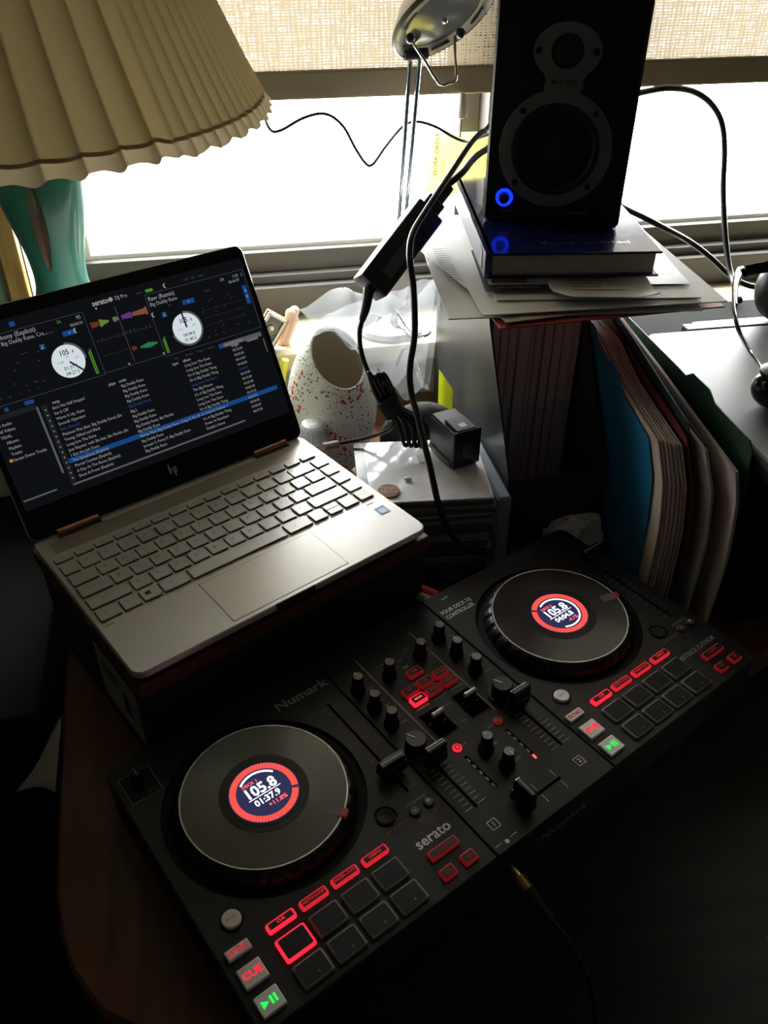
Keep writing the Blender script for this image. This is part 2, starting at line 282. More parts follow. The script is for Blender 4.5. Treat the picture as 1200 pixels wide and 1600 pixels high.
# ------------------------------------------------------------------ mesh helpers
def tag(o, label=None, cat=None, group=None, kind=None):
    if label: o['label'] = label
    if cat: o['category'] = cat
    if group: o['group'] = group
    if kind: o['kind'] = kind
    return o
def empty(name, loc=(0, 0, 0), rz=0.0, label=None, cat=None, group=None, kind=None, parent=None):
    o = bpy.data.objects.new(name, None); COL.objects.link(o); o.location = loc; o.rotation_euler = (0, 0, rz)
    o.empty_display_size = .02
    if parent: o.parent = parent
    return tag(o, label, cat, group, kind)
def link(name, me, mat=None, parent=None, loc=None, rot=None):
    o = bpy.data.objects.new(name, me); COL.objects.link(o)
    if mat is not None and not me.materials: me.materials.append(MATS[mat] if isinstance(mat, str) else mat)
    if parent: o.parent = parent
    if loc is not None: o.location = loc
    if rot is not None: o.rotation_euler = rot
    return o
class MB:
    """collects shapes into one mesh"""
    def __init__(s): s.bm = bmesh.new()
    def _merge(s, b, M=None):
        if M is not None: bmesh.ops.transform(b, matrix=M, verts=b.verts)
        me = bpy.data.meshes.new('t'); b.to_mesh(me); b.free(); s.bm.from_mesh(me); bpy.data.meshes.remove(me); return s
    def box(s, x0, x1, y0, y1, z0, z1, bev=0.0, seg=2, M=None):
        b = bmesh.new(); bmesh.ops.create_cube(b, size=1.0)
        for v in b.verts: v.co = Vector(((x0 + x1) / 2 + v.co.x * (x1 - x0), (y0 + y1) / 2 + v.co.y * (y1 - y0), (z0 + z1) / 2 + v.co.z * (z1 - z0)))
        if bev > 0: bmesh.ops.bevel(b, geom=b.edges[:], offset=bev, segments=seg, profile=.5, affect='EDGES')
        return s._merge(b, M)
    def rbox(s, x0, x1, y0, y1, z0, z1, r, seg=5, bev=0.0, M=None):
        """box with rounded vertical corners"""
        P = []
        for cx, cy, a in ((x1 - r, y1 - r, 0), (x0 + r, y1 - r, 90), (x0 + r, y0 + r, 180), (x1 - r, y0 + r, 270)):
            for k in range(seg + 1):
                t = R2(a + 90 * k / seg); P.append((cx + r * math.cos(t), cy + r * math.sin(t)))
        return s.prism(P, z0, z1, bev, M)
    def prism(s, P, z0, z1, bev=0.0, M=None):
        b = bmesh.new(); n = len(P)
        lo = [b.verts.new((x, y, z0)) for x, y in P]
        if bev > 0:
            cx = sum(p[0] for p in P) / n; cy = sum(p[1] for p in P) / n
            mid = [b.verts.new((x, y, z1 - bev)) for x, y in P]
            hi = []
            for i, (x, y) in enumerate(P):
                a = Vector(P[i - 1]); c = Vector(P[(i + 1) % n]); t = (c - a).normalized(); nn = Vector((-t.y, t.x))
                hi.append(b.verts.new((x + nn.x * bev, y + nn.y * bev, z1)))
            rings = [lo, mid, hi]
        else:
            rings = [lo, [b.verts.new((x, y, z1)) for x, y in P]]
        for A, B in zip(rings, rings[1:]):
            for i in range(n): b.faces.new((A[i], A[(i + 1) % n], B[(i + 1) % n], B[i]))
        b.faces.new(rings[-1]); b.faces.new(list(reversed(lo)))
        return s._merge(b, M)
    def lathe(s, prof, n=32, c=(0, 0, 0), M=None, cap=True):
        b = bmesh.new(); rings = []
        for r, z in prof:
            rings.append([b.verts.new((c[0] + r * math.cos(2 * math.pi * i / n), c[1] + r * math.sin(2 * math.pi * i / n), c[2] + z)) for i in range(n)])
        for A, B in zip(rings, rings[1:]):
            for i in range(n): b.faces.new((A[i], A[(i + 1) % n], B[(i + 1) % n], B[i]))
        if cap:
            b.faces.new(list(reversed(rings[0]))); b.faces.new(rings[-1])
        bmesh.ops.recalc_face_normals(b, faces=b.faces[:])
        return s._merge(b, M)
    def tube(s, pts, r, n=8, smooth=6, M=None, flat=1.0):
        pts = [Vector(p) for p in pts]
        if smooth > 1 and len(pts) > 2: pts = catmull(pts, smooth)
        rr = r if isinstance(r, (list, tuple)) else None
        b = bmesh.new(); rings = []; up = None
        for i, p in enumerate(pts):
            t = (pts[min(i + 1, len(pts) - 1)] - pts[max(i - 1, 0)]).normalized()
            if up is None: up = t.orthogonal().normalized()
            up = (up - t * up.dot(t)).normalized(); sd = t.cross(up)
            q = i / max(1, len(pts) - 1)
            ra = r if rr is None else rr[0] + (rr[1] - rr[0]) * q
            rings.append([b.verts.new(p + up * ra * math.cos(2 * math.pi * k / n) * flat + sd * ra * math.sin(2 * math.pi * k / n)) for k in range(n)])
        for A, B in zip(rings, rings[1:]):
            for k in range(n): b.faces.new((A[k], A[(k + 1) % n], B[(k + 1) % n], B[k]))
        b.faces.new(list(reversed(rings[0]))); b.faces.new(rings[-1])
        bmesh.ops.recalc_face_normals(b, faces=b.faces[:])
        return s._merge(b, M)
    def cyl(s, p0, p1, r0, r1=None, n=20):
        return s.tube([p0, p1], [r0, r0 if r1 is None else r1], n, 1)
    def ball(s, c, r, sc=(1, 1, 1), u=16, v=10, M=None):
        b = bmesh.new(); bmesh.ops.create_uvsphere(b, u_segments=u, v_segments=v, radius=r)
        for x in b.verts: x.co = Vector((c[0] + x.co.x * sc[0], c[1] + x.co.y * sc[1], c[2] + x.co.z * sc[2]))
        return s._merge(b, M)
    def quad(s, a, b_, c, d):
        s.bm.faces.new([s.bm.verts.new(Vector(p)) for p in (a, b_, c, d)]); return s
    def poly(s, P): s.bm.faces.new([s.bm.verts.new(Vector(p)) for p in P]); return s
    def grid(s, fn, nu, nv, thick=0.0):
        b = bmesh.new(); V = [[b.verts.new(fn(i / nu, j / nv)) for j in range(nv + 1)] for i in range(nu + 1)]
        F = [b.faces.new((V[i][j], V[i + 1][j], V[i + 1][j + 1], V[i][j + 1])) for i in range(nu) for j in range(nv)]
        bmesh.ops.recalc_face_normals(b, faces=F)
        if thick: bmesh.ops.solidify(b, geom=b.faces[:], thickness=thick)
        return s._merge(b)
    def text(s, body, size, x, y, z=0.0, ax='CENTER', ay='CENTER', M=None, bold=0.0, ext=0.0, sx=1.0, rz=0.0, res=2):
        me = text_mesh(body, size, ax, ay, bold, ext, res)
        b = bmesh.new(); b.from_mesh(me)
        T = Matrix.Translation((x, y, z)) @ Matrix.Rotation(rz, 4, 'Z') @ Matrix.Diagonal((sx, 1, 1, 1))
        return s._merge(b, (M @ T) if M is not None else T)
    def mesh(s, name='m', smooth=False, angle=None):
        me = bpy.data.meshes.new(name); s.bm.to_mesh(me); s.bm.free()
        if smooth or angle is not None:
            me.polygons.foreach_set('use_smooth', [True] * len(me.polygons))
            if angle is not None: me.set_sharp_from_angle(angle=R2(angle))
        return me
    def build(s, name, mat, parent=None, smooth=False, angle=None, loc=None, rot=None):
        return link(name, s.mesh(name, smooth, angle), mat, parent, loc, rot)
_TC = {}
def text_mesh(body, size, ax, ay, bold, ext, res):
    k = (body, size, ax, ay, bold, ext, res)
    if k in _TC: return _TC[k]
    cu = bpy.data.curves.new('txt', 'FONT'); cu.body = body; cu.size = size; cu.align_x = ax; cu.align_y = ay; cu.resolution_u = res
    cu.offset = bold * size; cu.extrude = ext
    ob = bpy.data.objects.new('txt', cu)
    me = bpy.data.meshes.new_from_object(ob); bpy.data.objects.remove(ob); bpy.data.curves.remove(cu)
    _TC[k] = me; return me
def catmull(P, k):
    out = []; n = len(P)
    for i in range(n - 1):
        a = P[i - 1] if i else P[0] * 2 - P[1]; b = P[i]; c = P[i + 1]; d = P[i + 2] if i + 2 < n else P[-1] * 2 - P[-2]
        for j in range(k):
            t = j / k
            out.append(.5 * ((2 * b) + (c - a) * t + (2 * a - 5 * b + 4 * c - d) * t * t + (3 * b - a - 3 * c + d) * t ** 3))
    out.append(P[-1]); return out
def copy_tree(o, parent=None):
    c = o.copy(); COL.objects.link(c); c.parent = parent
    for ch in list(o.children): copy_tree(ch, c)
    return c
def carve(me, cutters):
    """boolean cuts of a mesh by a list of cutter meshes"""
    o = bpy.data.objects.new('carve', me); COL.objects.link(o); tmp = []
    for c in cutters:
        q = bpy.data.objects.new('cut', c); COL.objects.link(q); tmp.append(q)
        md = o.modifiers.new('b', 'BOOLEAN'); md.object = q; md.operation = 'DIFFERENCE'; md.solver = 'EXACT'
    dg = bpy.context.evaluated_depsgraph_get(); r = bpy.data.meshes.new_from_object(o.evaluated_get(dg))
    for q in tmp + [o]: bpy.data.objects.remove(q)
    return r
def cable(name, pts, r, label, cat='cable', mat='cable_black', group=None, flat=1.0, n=8):
    o = MB().tube(pts, r, n, 8, flat=flat).build(name, mat, None, True); return tag(o, label, cat, group)
def frame(origin, x, y):
    """matrix with given x axis and approximate y axis"""
    x = Vector(x).normalized(); z = x.cross(Vector(y)).normalized(); y = z.cross(x)
    M = Matrix((x, y, z)).transposed().to_4x4(); M.translation = Vector(origin); return M

# ------------------------------------------------------------------ the room
def struct(o, label): return tag(o, label, None, None, 'structure')
XL, XR, YB, ZF, ZC_ = -1.5, 2.3, -2.6, -0.73, 1.72
struct(MB().box(XL - .1, XR + .1, YB - .1, .9, ZF - .05, ZF).build('floor', 'floor_wood'), 'dark wooden floor far below the desk')
struct(MB().box(XL - .1, XR + .1, YB - .1, .9, ZC_, ZC_ + .05).build('ceiling', 'ceiling_paint'), 'dim ceiling above the room')
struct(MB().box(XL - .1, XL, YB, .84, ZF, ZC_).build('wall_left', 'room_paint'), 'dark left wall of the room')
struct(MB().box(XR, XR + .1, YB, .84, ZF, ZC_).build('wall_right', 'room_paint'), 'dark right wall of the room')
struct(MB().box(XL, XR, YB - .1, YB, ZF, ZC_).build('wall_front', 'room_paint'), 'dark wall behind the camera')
OX0, OX1, OZ0, OZ1 = -.378, 1.30, .105, 1.34
wb = MB()
wb.box(XL, OX0, .68, .86, ZF, ZC_); wb.box(OX1, XR, .68, .86, ZF, ZC_); wb.box(OX0, OX1, .68, .86, ZF, OZ0 - .03); wb.box(OX0, OX1, .68, .86, OZ1, ZC_)
struct(wb.build('wall_back', 'wall_paint'), 'pale green wall around the window')
struct(MB().box(-.403, -.378, .664, .69, .08, OZ1 + .03, .002).build('trim_1', 'orange_wood'), 'orange wooden trim strip beside the window on the left')
t2 = MB(); t2.box(OX0 - .02, OX1 + .02, .620, .775, .082, .110, .004)
struct(t2.build('trim_2', 'sill_paint'), 'cream painted window sill behind the desk')
t3 = MB(); t3.box(.262, .345, .735, .85, .110, OZ1, .004); t3.box(.276, .331, .722, .74, .110, OZ1, .003)
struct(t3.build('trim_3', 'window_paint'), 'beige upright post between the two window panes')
def window(name, x0, x1, label):
    w = empty(name, (0, 0, 0), 0, None, None); struct(w, label)
    f = MB()
    f.box(x0, x1, .770, .85, .174, .205, .002)          # bottom rail
    f.box(x0, x1, .755, .85, .162, .174, .0015)
    f.box(x0, x1, .742, .85, .152, .160, .0015)
    f.box(x0, x1, .750, .85, .108, .154)
    f.box(x0, x0 + .055, .775, .85, .20, OZ1, .002); f.box(x1 - .03, x1, .775, .85, .20, OZ1, .002)
    f.box(x0, x1, .775, .85, OZ1 - .05, OZ1)
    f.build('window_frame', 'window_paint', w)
    b = MB(); b.box(x0 + .05, x1 - .025, .784, .815, .203, .212, .002); b.box(x0 + .055, x0 + .072, .784, .815, .21, OZ1 - .05, .002)
    b.build('glazing_bead', 'print_white', w)
    MB().box(x0 + .06, x1 - .03, .806, .810, .205, OZ1 - .04).build('glass_pane', 'window_glass', w)
    return w
window('window_1', OX0, .262, 'left window pane with a blind pulled halfway down')
window('window_2', .345, OX1, 'right window pane seen beyond the loudspeaker')

# woven blind with a denser hem
bl = empty('woven_blind', (0, .722, .42), 0, 'tan woven window blind let down halfway over the window', 'blind')
def blind_fn(u, v): return Vector((-.36 + 1.62 * u, .0015 * math.sin(u * 31) * (1 - v), .031 + .86 * v))
MB().grid(blind_fn, 60, 8).build('blind_cloth', 'blind_weave', bl, True)
hm = MB(); hm.box(-.36, 1.26, -.006, .004, 0, .034, .003); hm.build('hem_bar', 'blind_hem', bl)
cd = empty('blind_cord', (0, 0, 0), 0, 'blind cord with a small cone-shaped pull hanging by the post', 'cord')
MB().lathe([(.002, .014), (.004, .012), (.0085, -.012), (.0085, -.016), (.002, -.018)], 16, (0.2172, 0.7120, 0.4083)).build('cord_pull', 'cone_plastic', cd, True, 40)
MB().tube([(0.2172, 0.7120, 0.4083), (0.2167, 0.7120, 0.3868), (0.2170, 0.7120, 0.3664)], .0011, 6, 3).build('cord', 'cable_shine', cd, True)

# desk
dp = [(-.352, .612), (-.324, .083), (-.317, -.022), (-.3125, -.08), (-.305, -.115), (-.294, -.144), (-.270, -.178), (-.235, -.200), (-.195, -.212), (-.165, -.212),
      (.33, .030), (.42, .065), (.85, .075), (.85, .675), (-.358, .675)]
desk = empty('desk', (0, 0, 0), 0, 'brown wooden desk with a rounded front corner under everything', 'desk')
MB().prism(dp, -.028, 0.0, .003).build('desk_top', 'desk_wood', desk)
for lx, ly in ((-.30, .02), (-.30, .60), (.80, .12), (.80, .60)):
    MB().box(lx - .02, lx + .02, ly - .02, ly + .02, ZF, -.028, .003).build('leg', 'desk_wood', desk)
MB().box(-.28, .78, .60, .615, -.14, -.028).build('apron', 'desk_wood', desk)

# ------------------------------------------------------------------ DJ controller (u right, v away, z up)
YAW = 0.458354
ctl = empty('dj_controller', (0, 0, 0), YAW, 'black four-deck DJ controller with two glowing jog wheels and red-lit pads', 'DJ controller')
U0, U1, V0, V1, ZT = -.246, .308, -.143, .114, .050
SL, SR = -.0372, .0983
JV, JR, JZ = .0076, .0668, .0618
JU = (-.1528, -.1528 + .3422)
DSEP = .3422
def cyl_mesh(u, v, r, z0, z1, n=64): return MB().lathe([(r, z0), (r, z1)], n, (u, v, 0)).mesh()
def box_mesh(a, b, c, d, e, f): return MB().box(a, b, c, d, e, f).mesh()
body = MB().rbox(U0, U1, V0, V1, .006, .0462, .012, 6).mesh()
body = carve(body, [box_mesh(.0005, .0205, -.0315, -.0025, .032, .06), box_mesh(.0385, .0585, -.0315, -.0025, .032, .06), box_mesh(-.026, -.020, -.1445, -.141, .014, .030)])
link('chassis', body, 'body_plastic', ctl)
def panel(name, a, b, cutters, rl, rr, mat):
    P = []
    def corner(cx, cy, r, s):
        if r == 0: P.append((cx, cy)); return
        for k in range(6):
            t = R2(s + 90 * k / 5); P.append((cx + (r * math.cos(t)), cy + (r * math.sin(t))))
    # counter-clockwise from the front left
    corner(a + rl, V0 + rl, rl, 180) if rl else P.append((a, V0))
    corner(b - rr, V0 + rr, rr, 270) if rr else P.append((b, V0))
    corner(b - rr, V1 - rr, rr, 0) if rr else P.append((b, V1))
    corner(a + rl, V1 - rl, rl, 90) if rl else P.append((a, V1))
    me = MB().prism(P, .0455, ZT, .0012).mesh()
    if cutters: me = carve(me, cutters)
    link(name, me, mat, ctl)
pslot = [(-.0555, -.056, .060), (-.0555 + DSEP, -.056, .060)]
def slotm(u, va, vb, w=.0026): return box_mesh(u - w / 2, u + w / 2, va, vb, .044, .06)
panel('deck_panel', U0, SL - .0003, [cyl_mesh(JU[0], JV, .083, .0466, .06), slotm(-.0555, -.056, .060), cyl_mesh(-.0843, -.0632, .0096, .047, .06, 32), box_mesh(-.2395, -.2135, .069, .097, .0485, .06)], .011, 0, 'deck_plastic')
panel('deck_panel', SR + .0003, U1, [cyl_mesh(JU[1], JV, .083, .0466, .06), slotm(-.0555 + DSEP, -.056, .060), cyl_mesh(-.0843 + DSEP, -.0632, .0096, .047, .06, 32)], 0, .011, 'deck_plastic')
panel('mixer_panel', SL + .0003, SR - .0003, [box_mesh(.0005, .0205, -.0315, -.0025, .03, .06), box_mesh(.0385, .0585, -.0315, -.0025, .03, .06), slotm(-.0205, -.101, -.043), slotm(.0795, -.100, -.042),
      box_mesh(.008, .054, -.1233, -.1207, .044, .06), box_mesh(.0035, .0068, -.0965, -.058, .0475, .06), box_mesh(.0510, .0543, -.0965, -.059, .0475, .06)], 0, 0, 'mixer_plastic')
for fu, fv in ((U0 + .03, V0 + .03), (U1 - .03, V0 + .03), (U0 + .03, V1 - .03), (U1 - .03, V1 - .03)):
    MB().lathe([(.011, 0), (.012, .0065)], 20, (fu, fv, 0)).build('rubber_foot', 'knob_rubber', ctl)

# --- jog wheels
def platter_mesh():
    b = bmesh.new(); n = 240; rows = []
    prof = [(.0745, .0466), (.0755, .0500), (.0735, .0560), (.0700, .0598), (.0680, .0612)]
    for k, (r, z) in enumerate(prof):
        ring = []
        for i in range(n):
            t = 2 * math.pi * i / n; d = 0
            if k in (1, 2, 3): d = -.0022 * max(0, math.cos(t * 30)) ** 2 * (1.0 if k == 2 else .6)
            ring.append(b.verts.new(((r + d) * math.cos(t), (r + d) * math.sin(t), z)))
        rows.append(ring)
    for A, B in zip(rows, rows[1:]):
        for i in range(n): b.faces.new((A[i], A[(i + 1) % n], B[(i + 1) % n], B[i]))
    b.faces.new(rows[-1]); b.faces.new(list(reversed(rows[0])))
    me = bpy.data.meshes.new('platter'); b.to_mesh(me); b.free()
    me.polygons.foreach_set('use_smooth', [True] * len(me.polygons)); me.set_sharp_from_angle(angle=R2(35)); return me
PLM = platter_mesh()
def ringm(r0, r1, z0, z1, n=96):
    return MB().lathe([(r0, z0), (r0, z1), (r1, z1), (r1, z0), (r0, z0)], n, cap=False).mesh(angle=40)
RIMM = ringm(.0662, .0672, .0605, .0622); DISCM = MB().lathe([(.0664, .0600), (.0664, .0618)], 128).mesh(angle=40)
WELLM = ringm(.0700, .0829, .0462, .0469); INM = MB().lathe([(.0365, .0616), (.0362, .06205)], 96).mesh(angle=40); BEZM = ringm(.0290, .0312, .0618, .0623)
NAVM = MB().lathe([(.0284, .0617), (.0284, .06225)], 64).mesh()
SEG = []
def seg_mesh(r0, r1, a0, a1, n=3):
    m = MB(); z = .06245
    P = [(r0 * math.cos(a0 + (a1 - a0) * k / n), r0 * math.sin(a0 + (a1 - a0) * k / n)) for k in range(n + 1)]
    Q = [(r1 * math.cos(a0 + (a1 - a0) * k / n), r1 * math.sin(a0 + (a1 - a0) * k / n)) for k in range(n + 1)]
    return m.prism(list(Q) + list(reversed(P)), .0622, z).mesh()
SEGM = seg_mesh(.0224, .0276, -math.pi / 64 * .86, math.pi / 64 * .86, 1)
def jog(cu, texts, arc, tape_ang, gap):
    j = empty('jog_wheel', (cu, JV, 0), 0, parent=ctl)
    link('jog_well', WELLM, 'recess_black', j); link('platter', PLM, 'platter_black', j); link('vinyl_top', DISCM, 'vinyl_disc', j); link('steel_rim', RIMM, 'rim_steel', j)
    link('label_disc', INM, 'platter_black', j); link('display_bezel', BEZM, 'platter_black', j); link('display', NAVM, 'display_navy', j)
    for i in range(64):
        if i == gap: continue
        link('ring_segment', SEGM, 'ring_red', j, rot=(0, 0, 2 * math.pi * (i + .5) / 64))
    link('white_arc', seg_mesh(.0190, .0208, R2(arc[0]), R2(arc[1]), 24), 'led_white', j)
    w = MB(); r = MB()
    w.text(texts[0], .0140, -.001, .0042, .0626, bold=.030, sx=.92); w.text(texts[1], .0082, -.0005, -.0068, .0626, bold=.030, sx=.95)
    w.box(-.0145, .0145, -.0018, -.0012, .0622, .0626)
    w.build('display_digits', 'led_white', j)
    r.text(texts[2], .0042, -.006, .0125, .0626, bold=.01); r.text(texts[3], .0056, .005, -.0135, .0626, bold=.01)
    r.build('display_caption', 'led_red_hot', j)
    M = Matrix.Rotation(tape_ang, 4, 'Z')
    MB().box(.0635, .0705, -.0042, .0042, .0560, .0628, .0008, M=M).build('red_tape_tab', 'red_tape', j)
    MB().box(.0500, .0640, -.0045, .0045, .0619, .0622, M=M).build('clear_tape_tab', 'clear_tape', j)
    return j
jog(JU[0], ('105.8', '01:37.9', 'DECK 1', '+11.8%'), (38, 130), R2(-54), 59)
jog(JU[1], ('105.8', '04:04.8', 'DECK 2', '-4.1%'), (-120, 118), R2(-14), 24)

# --- pads and buttons
PADRIM = MB().rbox(-.0122, .0122, -.0093, .0093, ZT - .001, ZT + .0030, .0018, 3, .0009).mesh()
PADTOP = MB().rbox(-.0104, .0104, -.0076, .0076, ZT + .0026, ZT + .0034, .0010, 3).mesh()
PADRIM_LIT = PADRIM.copy()
MODEB = MB().rbox(-.0116, .0116, -.0038, .0038, ZT - .001, ZT + .0036, .0016, 3, .0011).mesh(); MODEF = MB().rbox(-.0098, .0098, -.0023, .0023, ZT + .0034, ZT + .0039, .0006, 2).mesh()
MODEB2 = MODEB.copy()
CUEB = MB().rbox(-.0090, .0090, -.0078, .0078, ZT - .001, ZT + .0032, .0010, 3, .0007).mesh(); SYNCB = MB().rbox(-.0092, .0092, -.0040, .0040, ZT - .001, ZT + .0030, .0008, 3, .0006).mesh()
LOOPB = MB().rbox(-.0138, .0138, -.0042, .0042, ZT - .001, ZT + .0034, .0013, 3, .0010).mesh(); LOOPF = MB().rbox(-.0122, .0122, -.0028, .0028, ZT + .0032, ZT + .0037, .0006, 2).mesh()
HALFB = MB().rbox(-.0064, .0064, -.0048, .0048, ZT - .001, ZT + .0034, .0013, 3, .0010).mesh(); HALFF = MB().rbox(-.0050, .0050, -.0034, .0034, ZT + .0032, ZT + .0037, .0006, 2).mesh()
SHIFTB = MB().lathe([(.0072, ZT - .001), (.0072, ZT + .0024), (.0064, ZT + .0032)], 32).mesh(angle=40); SHIFTR = ringm(.0074, .0090, ZT - .002, ZT + .0004, 40)
PADNAMES = ['', '', '', '', 'SAMPLER', '', '', '']
def deck(off, lit_pad, mode_mats, loop_mat, cue_mat):
    us = (-.1959, -.1679, -.1399, -.1119)
    k = 0
    for v in (-.1049, -.1274):
        for u in us:
            p = link('performance_pad', PADRIM_LIT if k == lit_pad else PADRIM, 'led_red' if k == lit_pad else 'pad_rim', ctl, loc=(u + off, v, 0))
            link('pad_face', PADTOP, 'pad_rubber', p)
            if k >= 4: MB().text(('SAMPLER', 'PAD 6', 'PAD 7', 'PAD 8')[k - 4][:1] + '' if False else ('1', '2', '3', '4')[k - 4], .0035, .002, -.0045, ZT + .0036).build('pad_mark', 'print_grey', p)
            k += 1
    for u, nm, mt in zip(us, ('CUE', 'AUTO LOOP', 'FADER CUTS', 'SAMPLE'), mode_mats):
        b = link('mode_button', MODEB.copy(), mt, ctl, loc=(u + off, -.0857, 0)); link('button_face', MODEF, 'button_face', b)
        MB().text(nm, .0033, 0, 0, ZT + .0041, bold=.01).build('lettering', mt, b)
    b = link('shift_button', SHIFTB, 'silver_button', ctl, loc=(-.2234 + off, -.0628, 0)); link('button_collar', SHIFTR, 'recess_black', b)
    MB().text('SHIFT', .0034, 0, 0, ZT + .0034).build('lettering', 'ink_grey', b)
    b = link('sync_button', SYNCB, 'silver_button', ctl, loc=(-.2307 + off, -.0852, 0)); MB().text('SYNC', .0056, 0, 0, ZT + .0032, bold=.015, sx=1.05).build('lettering', 'led_red_dim' if off else 'led_red_mid', b)
    b = link('cue_button', CUEB, 'silver_button', ctl, loc=(-.2307 + off, -.1051, 0)); MB().text('CUE', .0076, 0, 0, ZT + .0034, bold=.025, sx=1.0).build('lettering', 'led_red', b)
    b = link('play_button', CUEB, 'silver_button', ctl, loc=(-.2308 + off, -.1275, 0))
    g = MB(); z = ZT + .0034; g.poly([(-.0058, -.0030, z), (-.0004, 0, z), (-.0058, .0030, z)]); g.box(.0006, .0024, -.003, .003, z - .0001, z); g.box(.0036, .0054, -.003, .003, z - .0001, z)
    g.build('play_symbol', 'led_green', b)
    for nm, u, v, bm_, fm in (('LOOP', -.0666, -.1128, LOOPB, LOOPF), ('1/2', -.0766, -.1300, HALFB, HALFF), ('X2', -.0561, -.1303, HALFB, HALFF)):
        b = link('loop_button', bm_, 'red_faint_glow', ctl, loc=(u + off, v, 0)); link('button_face', fm, 'button_face', b)
        MB().text(nm, .0040, 0, 0, ZT + .0039).build('lettering', 'led_red_dim', b)
    # pitch fader
    pv = -.034 if off == 0 else .052
    fc = MB(); fc.box(-.0122, .0122, -.0062, .0062, ZT + .004, ZT + .0145, .0014); fc.box(-.0122, .0122, -.0040, .0040, ZT + .012, ZT + .0200, .0012); fc.box(-.001, .001, -.003, .003, ZT - .003, ZT + .006)
    f = fc.build('pitch_fader', 'fader_plastic', ctl, loc=(-.0555 + off, pv, 0))
    MB().box(-.0110, .0110, -.0007, .0007, ZT + .0198, ZT + .0203).build('fader_line', 'print_grey', f)
    tk = MB()
    for i in range(15):
        v = .056 - i * .0078; w = .0075 if i in (0, 7, 14) else .0045
        tk.box(-.0555 + off - .0030 - w, -.0555 + off - .0030, v - .00018, v + .00018, ZT, ZT + .00025); tk.box(-.0555 + off + .0030, -.0555 + off + .0030 + w, v - .00018, v + .00018, ZT, ZT + .00025)
    tk.build('pitch_scale', 'print_grey', ctl)['kind'] = 'stuff'
    # deck select + pitch bend
    b = link('deck_select_button', MB().lathe([(.0074, ZT - .002), (.0074, ZT + .0006), (.0066, ZT + .0010), (.0050, ZT + .0004), (.0001, ZT + .0002)], 40).mesh(angle=50), 'pad_rubber', ctl, loc=(-.0843 + off, -.0632, 0))
    for s_, u in (('-', -.0632), ('+', -.0488)):
        b = link('pitch_bend_button', MB().lathe([(.0044, ZT - .001), (.0046, ZT + .0015), (.0036, ZT + .0026)], 24).mesh(angle=40), 'knob_cap', ctl, loc=(u + off, -.0742, 0))
        MB().text(s_, .0070, 0, .0004, ZT + .0028, bold=.02).build('lettering', 'print_white', b)
    for s_, sz_, u, v in (('PITCH BEND', .0036, -.0560, -.0665), ('+/-', .0030, -.068, -.0535)): MB().text(s_, sz_, u + off, v, ZT + .0003).build('panel_print', 'print_grey', ctl)
    for s_, sz_, u, v in (('DECK SELECT', .0037, -.0825, -.0765), ('BEAT', .0024, -.0632, -.0825), ('GRID', .0024, -.0488, -.0825), ('RELOOP', .0022, -.060, -.1195), ('ON/OFF', .0022, -.0766, -.1372)): MB().text(s_, sz_, u + off, v, ZT + .0003).build('panel_print', 'print_red', ctl)
deck(0.0, 0, ('led_red', 'led_red_mid', 'led_red_mid', 'led_red_mid'), 'red_faint_glow', 'led_red')
deck(DSEP, -1, ('led_red', 'led_red_mid', 'led_red_mid', 'led_red_mid'), 'red_faint_glow', 'led_red')
MB().text('serato', .0130, -.0650, -.0985, ZT + .0003, bold=.02).build('panel_print', 'print_white', ctl)
MB().text('Numark', .0135, -.0690, .0835, ZT + .0003, bold=.02, sx=1.2).build('panel_print', 'print_grey', ctl)
for s_, sz_, u, v in (('FOUR DECK DJ', .0072, .1030, .0868), ('CONTROLLER', .0072, .1030, .0790), ('OUTPUT', .0028, .117, .103)): MB().text(s_, sz_, u, v, ZT + .0003, ax='LEFT', bold=.012, sx=.8).build('panel_print', 'print_white', ctl)
MB().text('MIXTRACK PLATINUM', .0073, .2690, -.1003, ZT + .0003, bold=.012, sx=.72).build('panel_print', 'print_grey', ctl)
M_ = Matrix.Translation((.02, V0 - .0004, .026)) @ Matrix.Rotation(R2(90), 4, 'X')
MB().text('Numark', .014, 0.02, 0, 0, bold=.02, sx=1.2, M=M_).build('front_print', 'print_grey', ctl)
# corner microphone control in the back left corner
tp = MB(); tp.box(-.2390, -.2140, .0695, .0965, .0484, .0494); tpo = tp.build('corner_plate', 'body_plastic', ctl)
ft = MB()
for a, b, c, d in ((-.2400, -.2130, .0970, .0976), (-.2400, -.2130, .0684, .0690), (-.2400, -.2394, .0684, .0976), (-.2136, -.2130, .0684, .0976)): ft.box(a, b, c, d, ZT - .0005, ZT + .0003)
ft.build('corner_frame', 'print_grey', ctl)
kn = MB().lathe([(.0062, .0490), (.0056, .0560), (.0044, .0660)], 24, (-.2275, .0850, 0)).build('corner_knob', 'knob_rubber', ctl, True, 40)
MB().tube([(-.2275, .0810, .0655), (-.2275, .0860, .0664), (-.2275, .0890, .0655)], .0006, 6, 1).build('knob_pointer', 'print_grey', kn)
MB().text('MIC', .0030, -.2225, .0735, .0496).build('panel_print', 'print_grey', ctl)

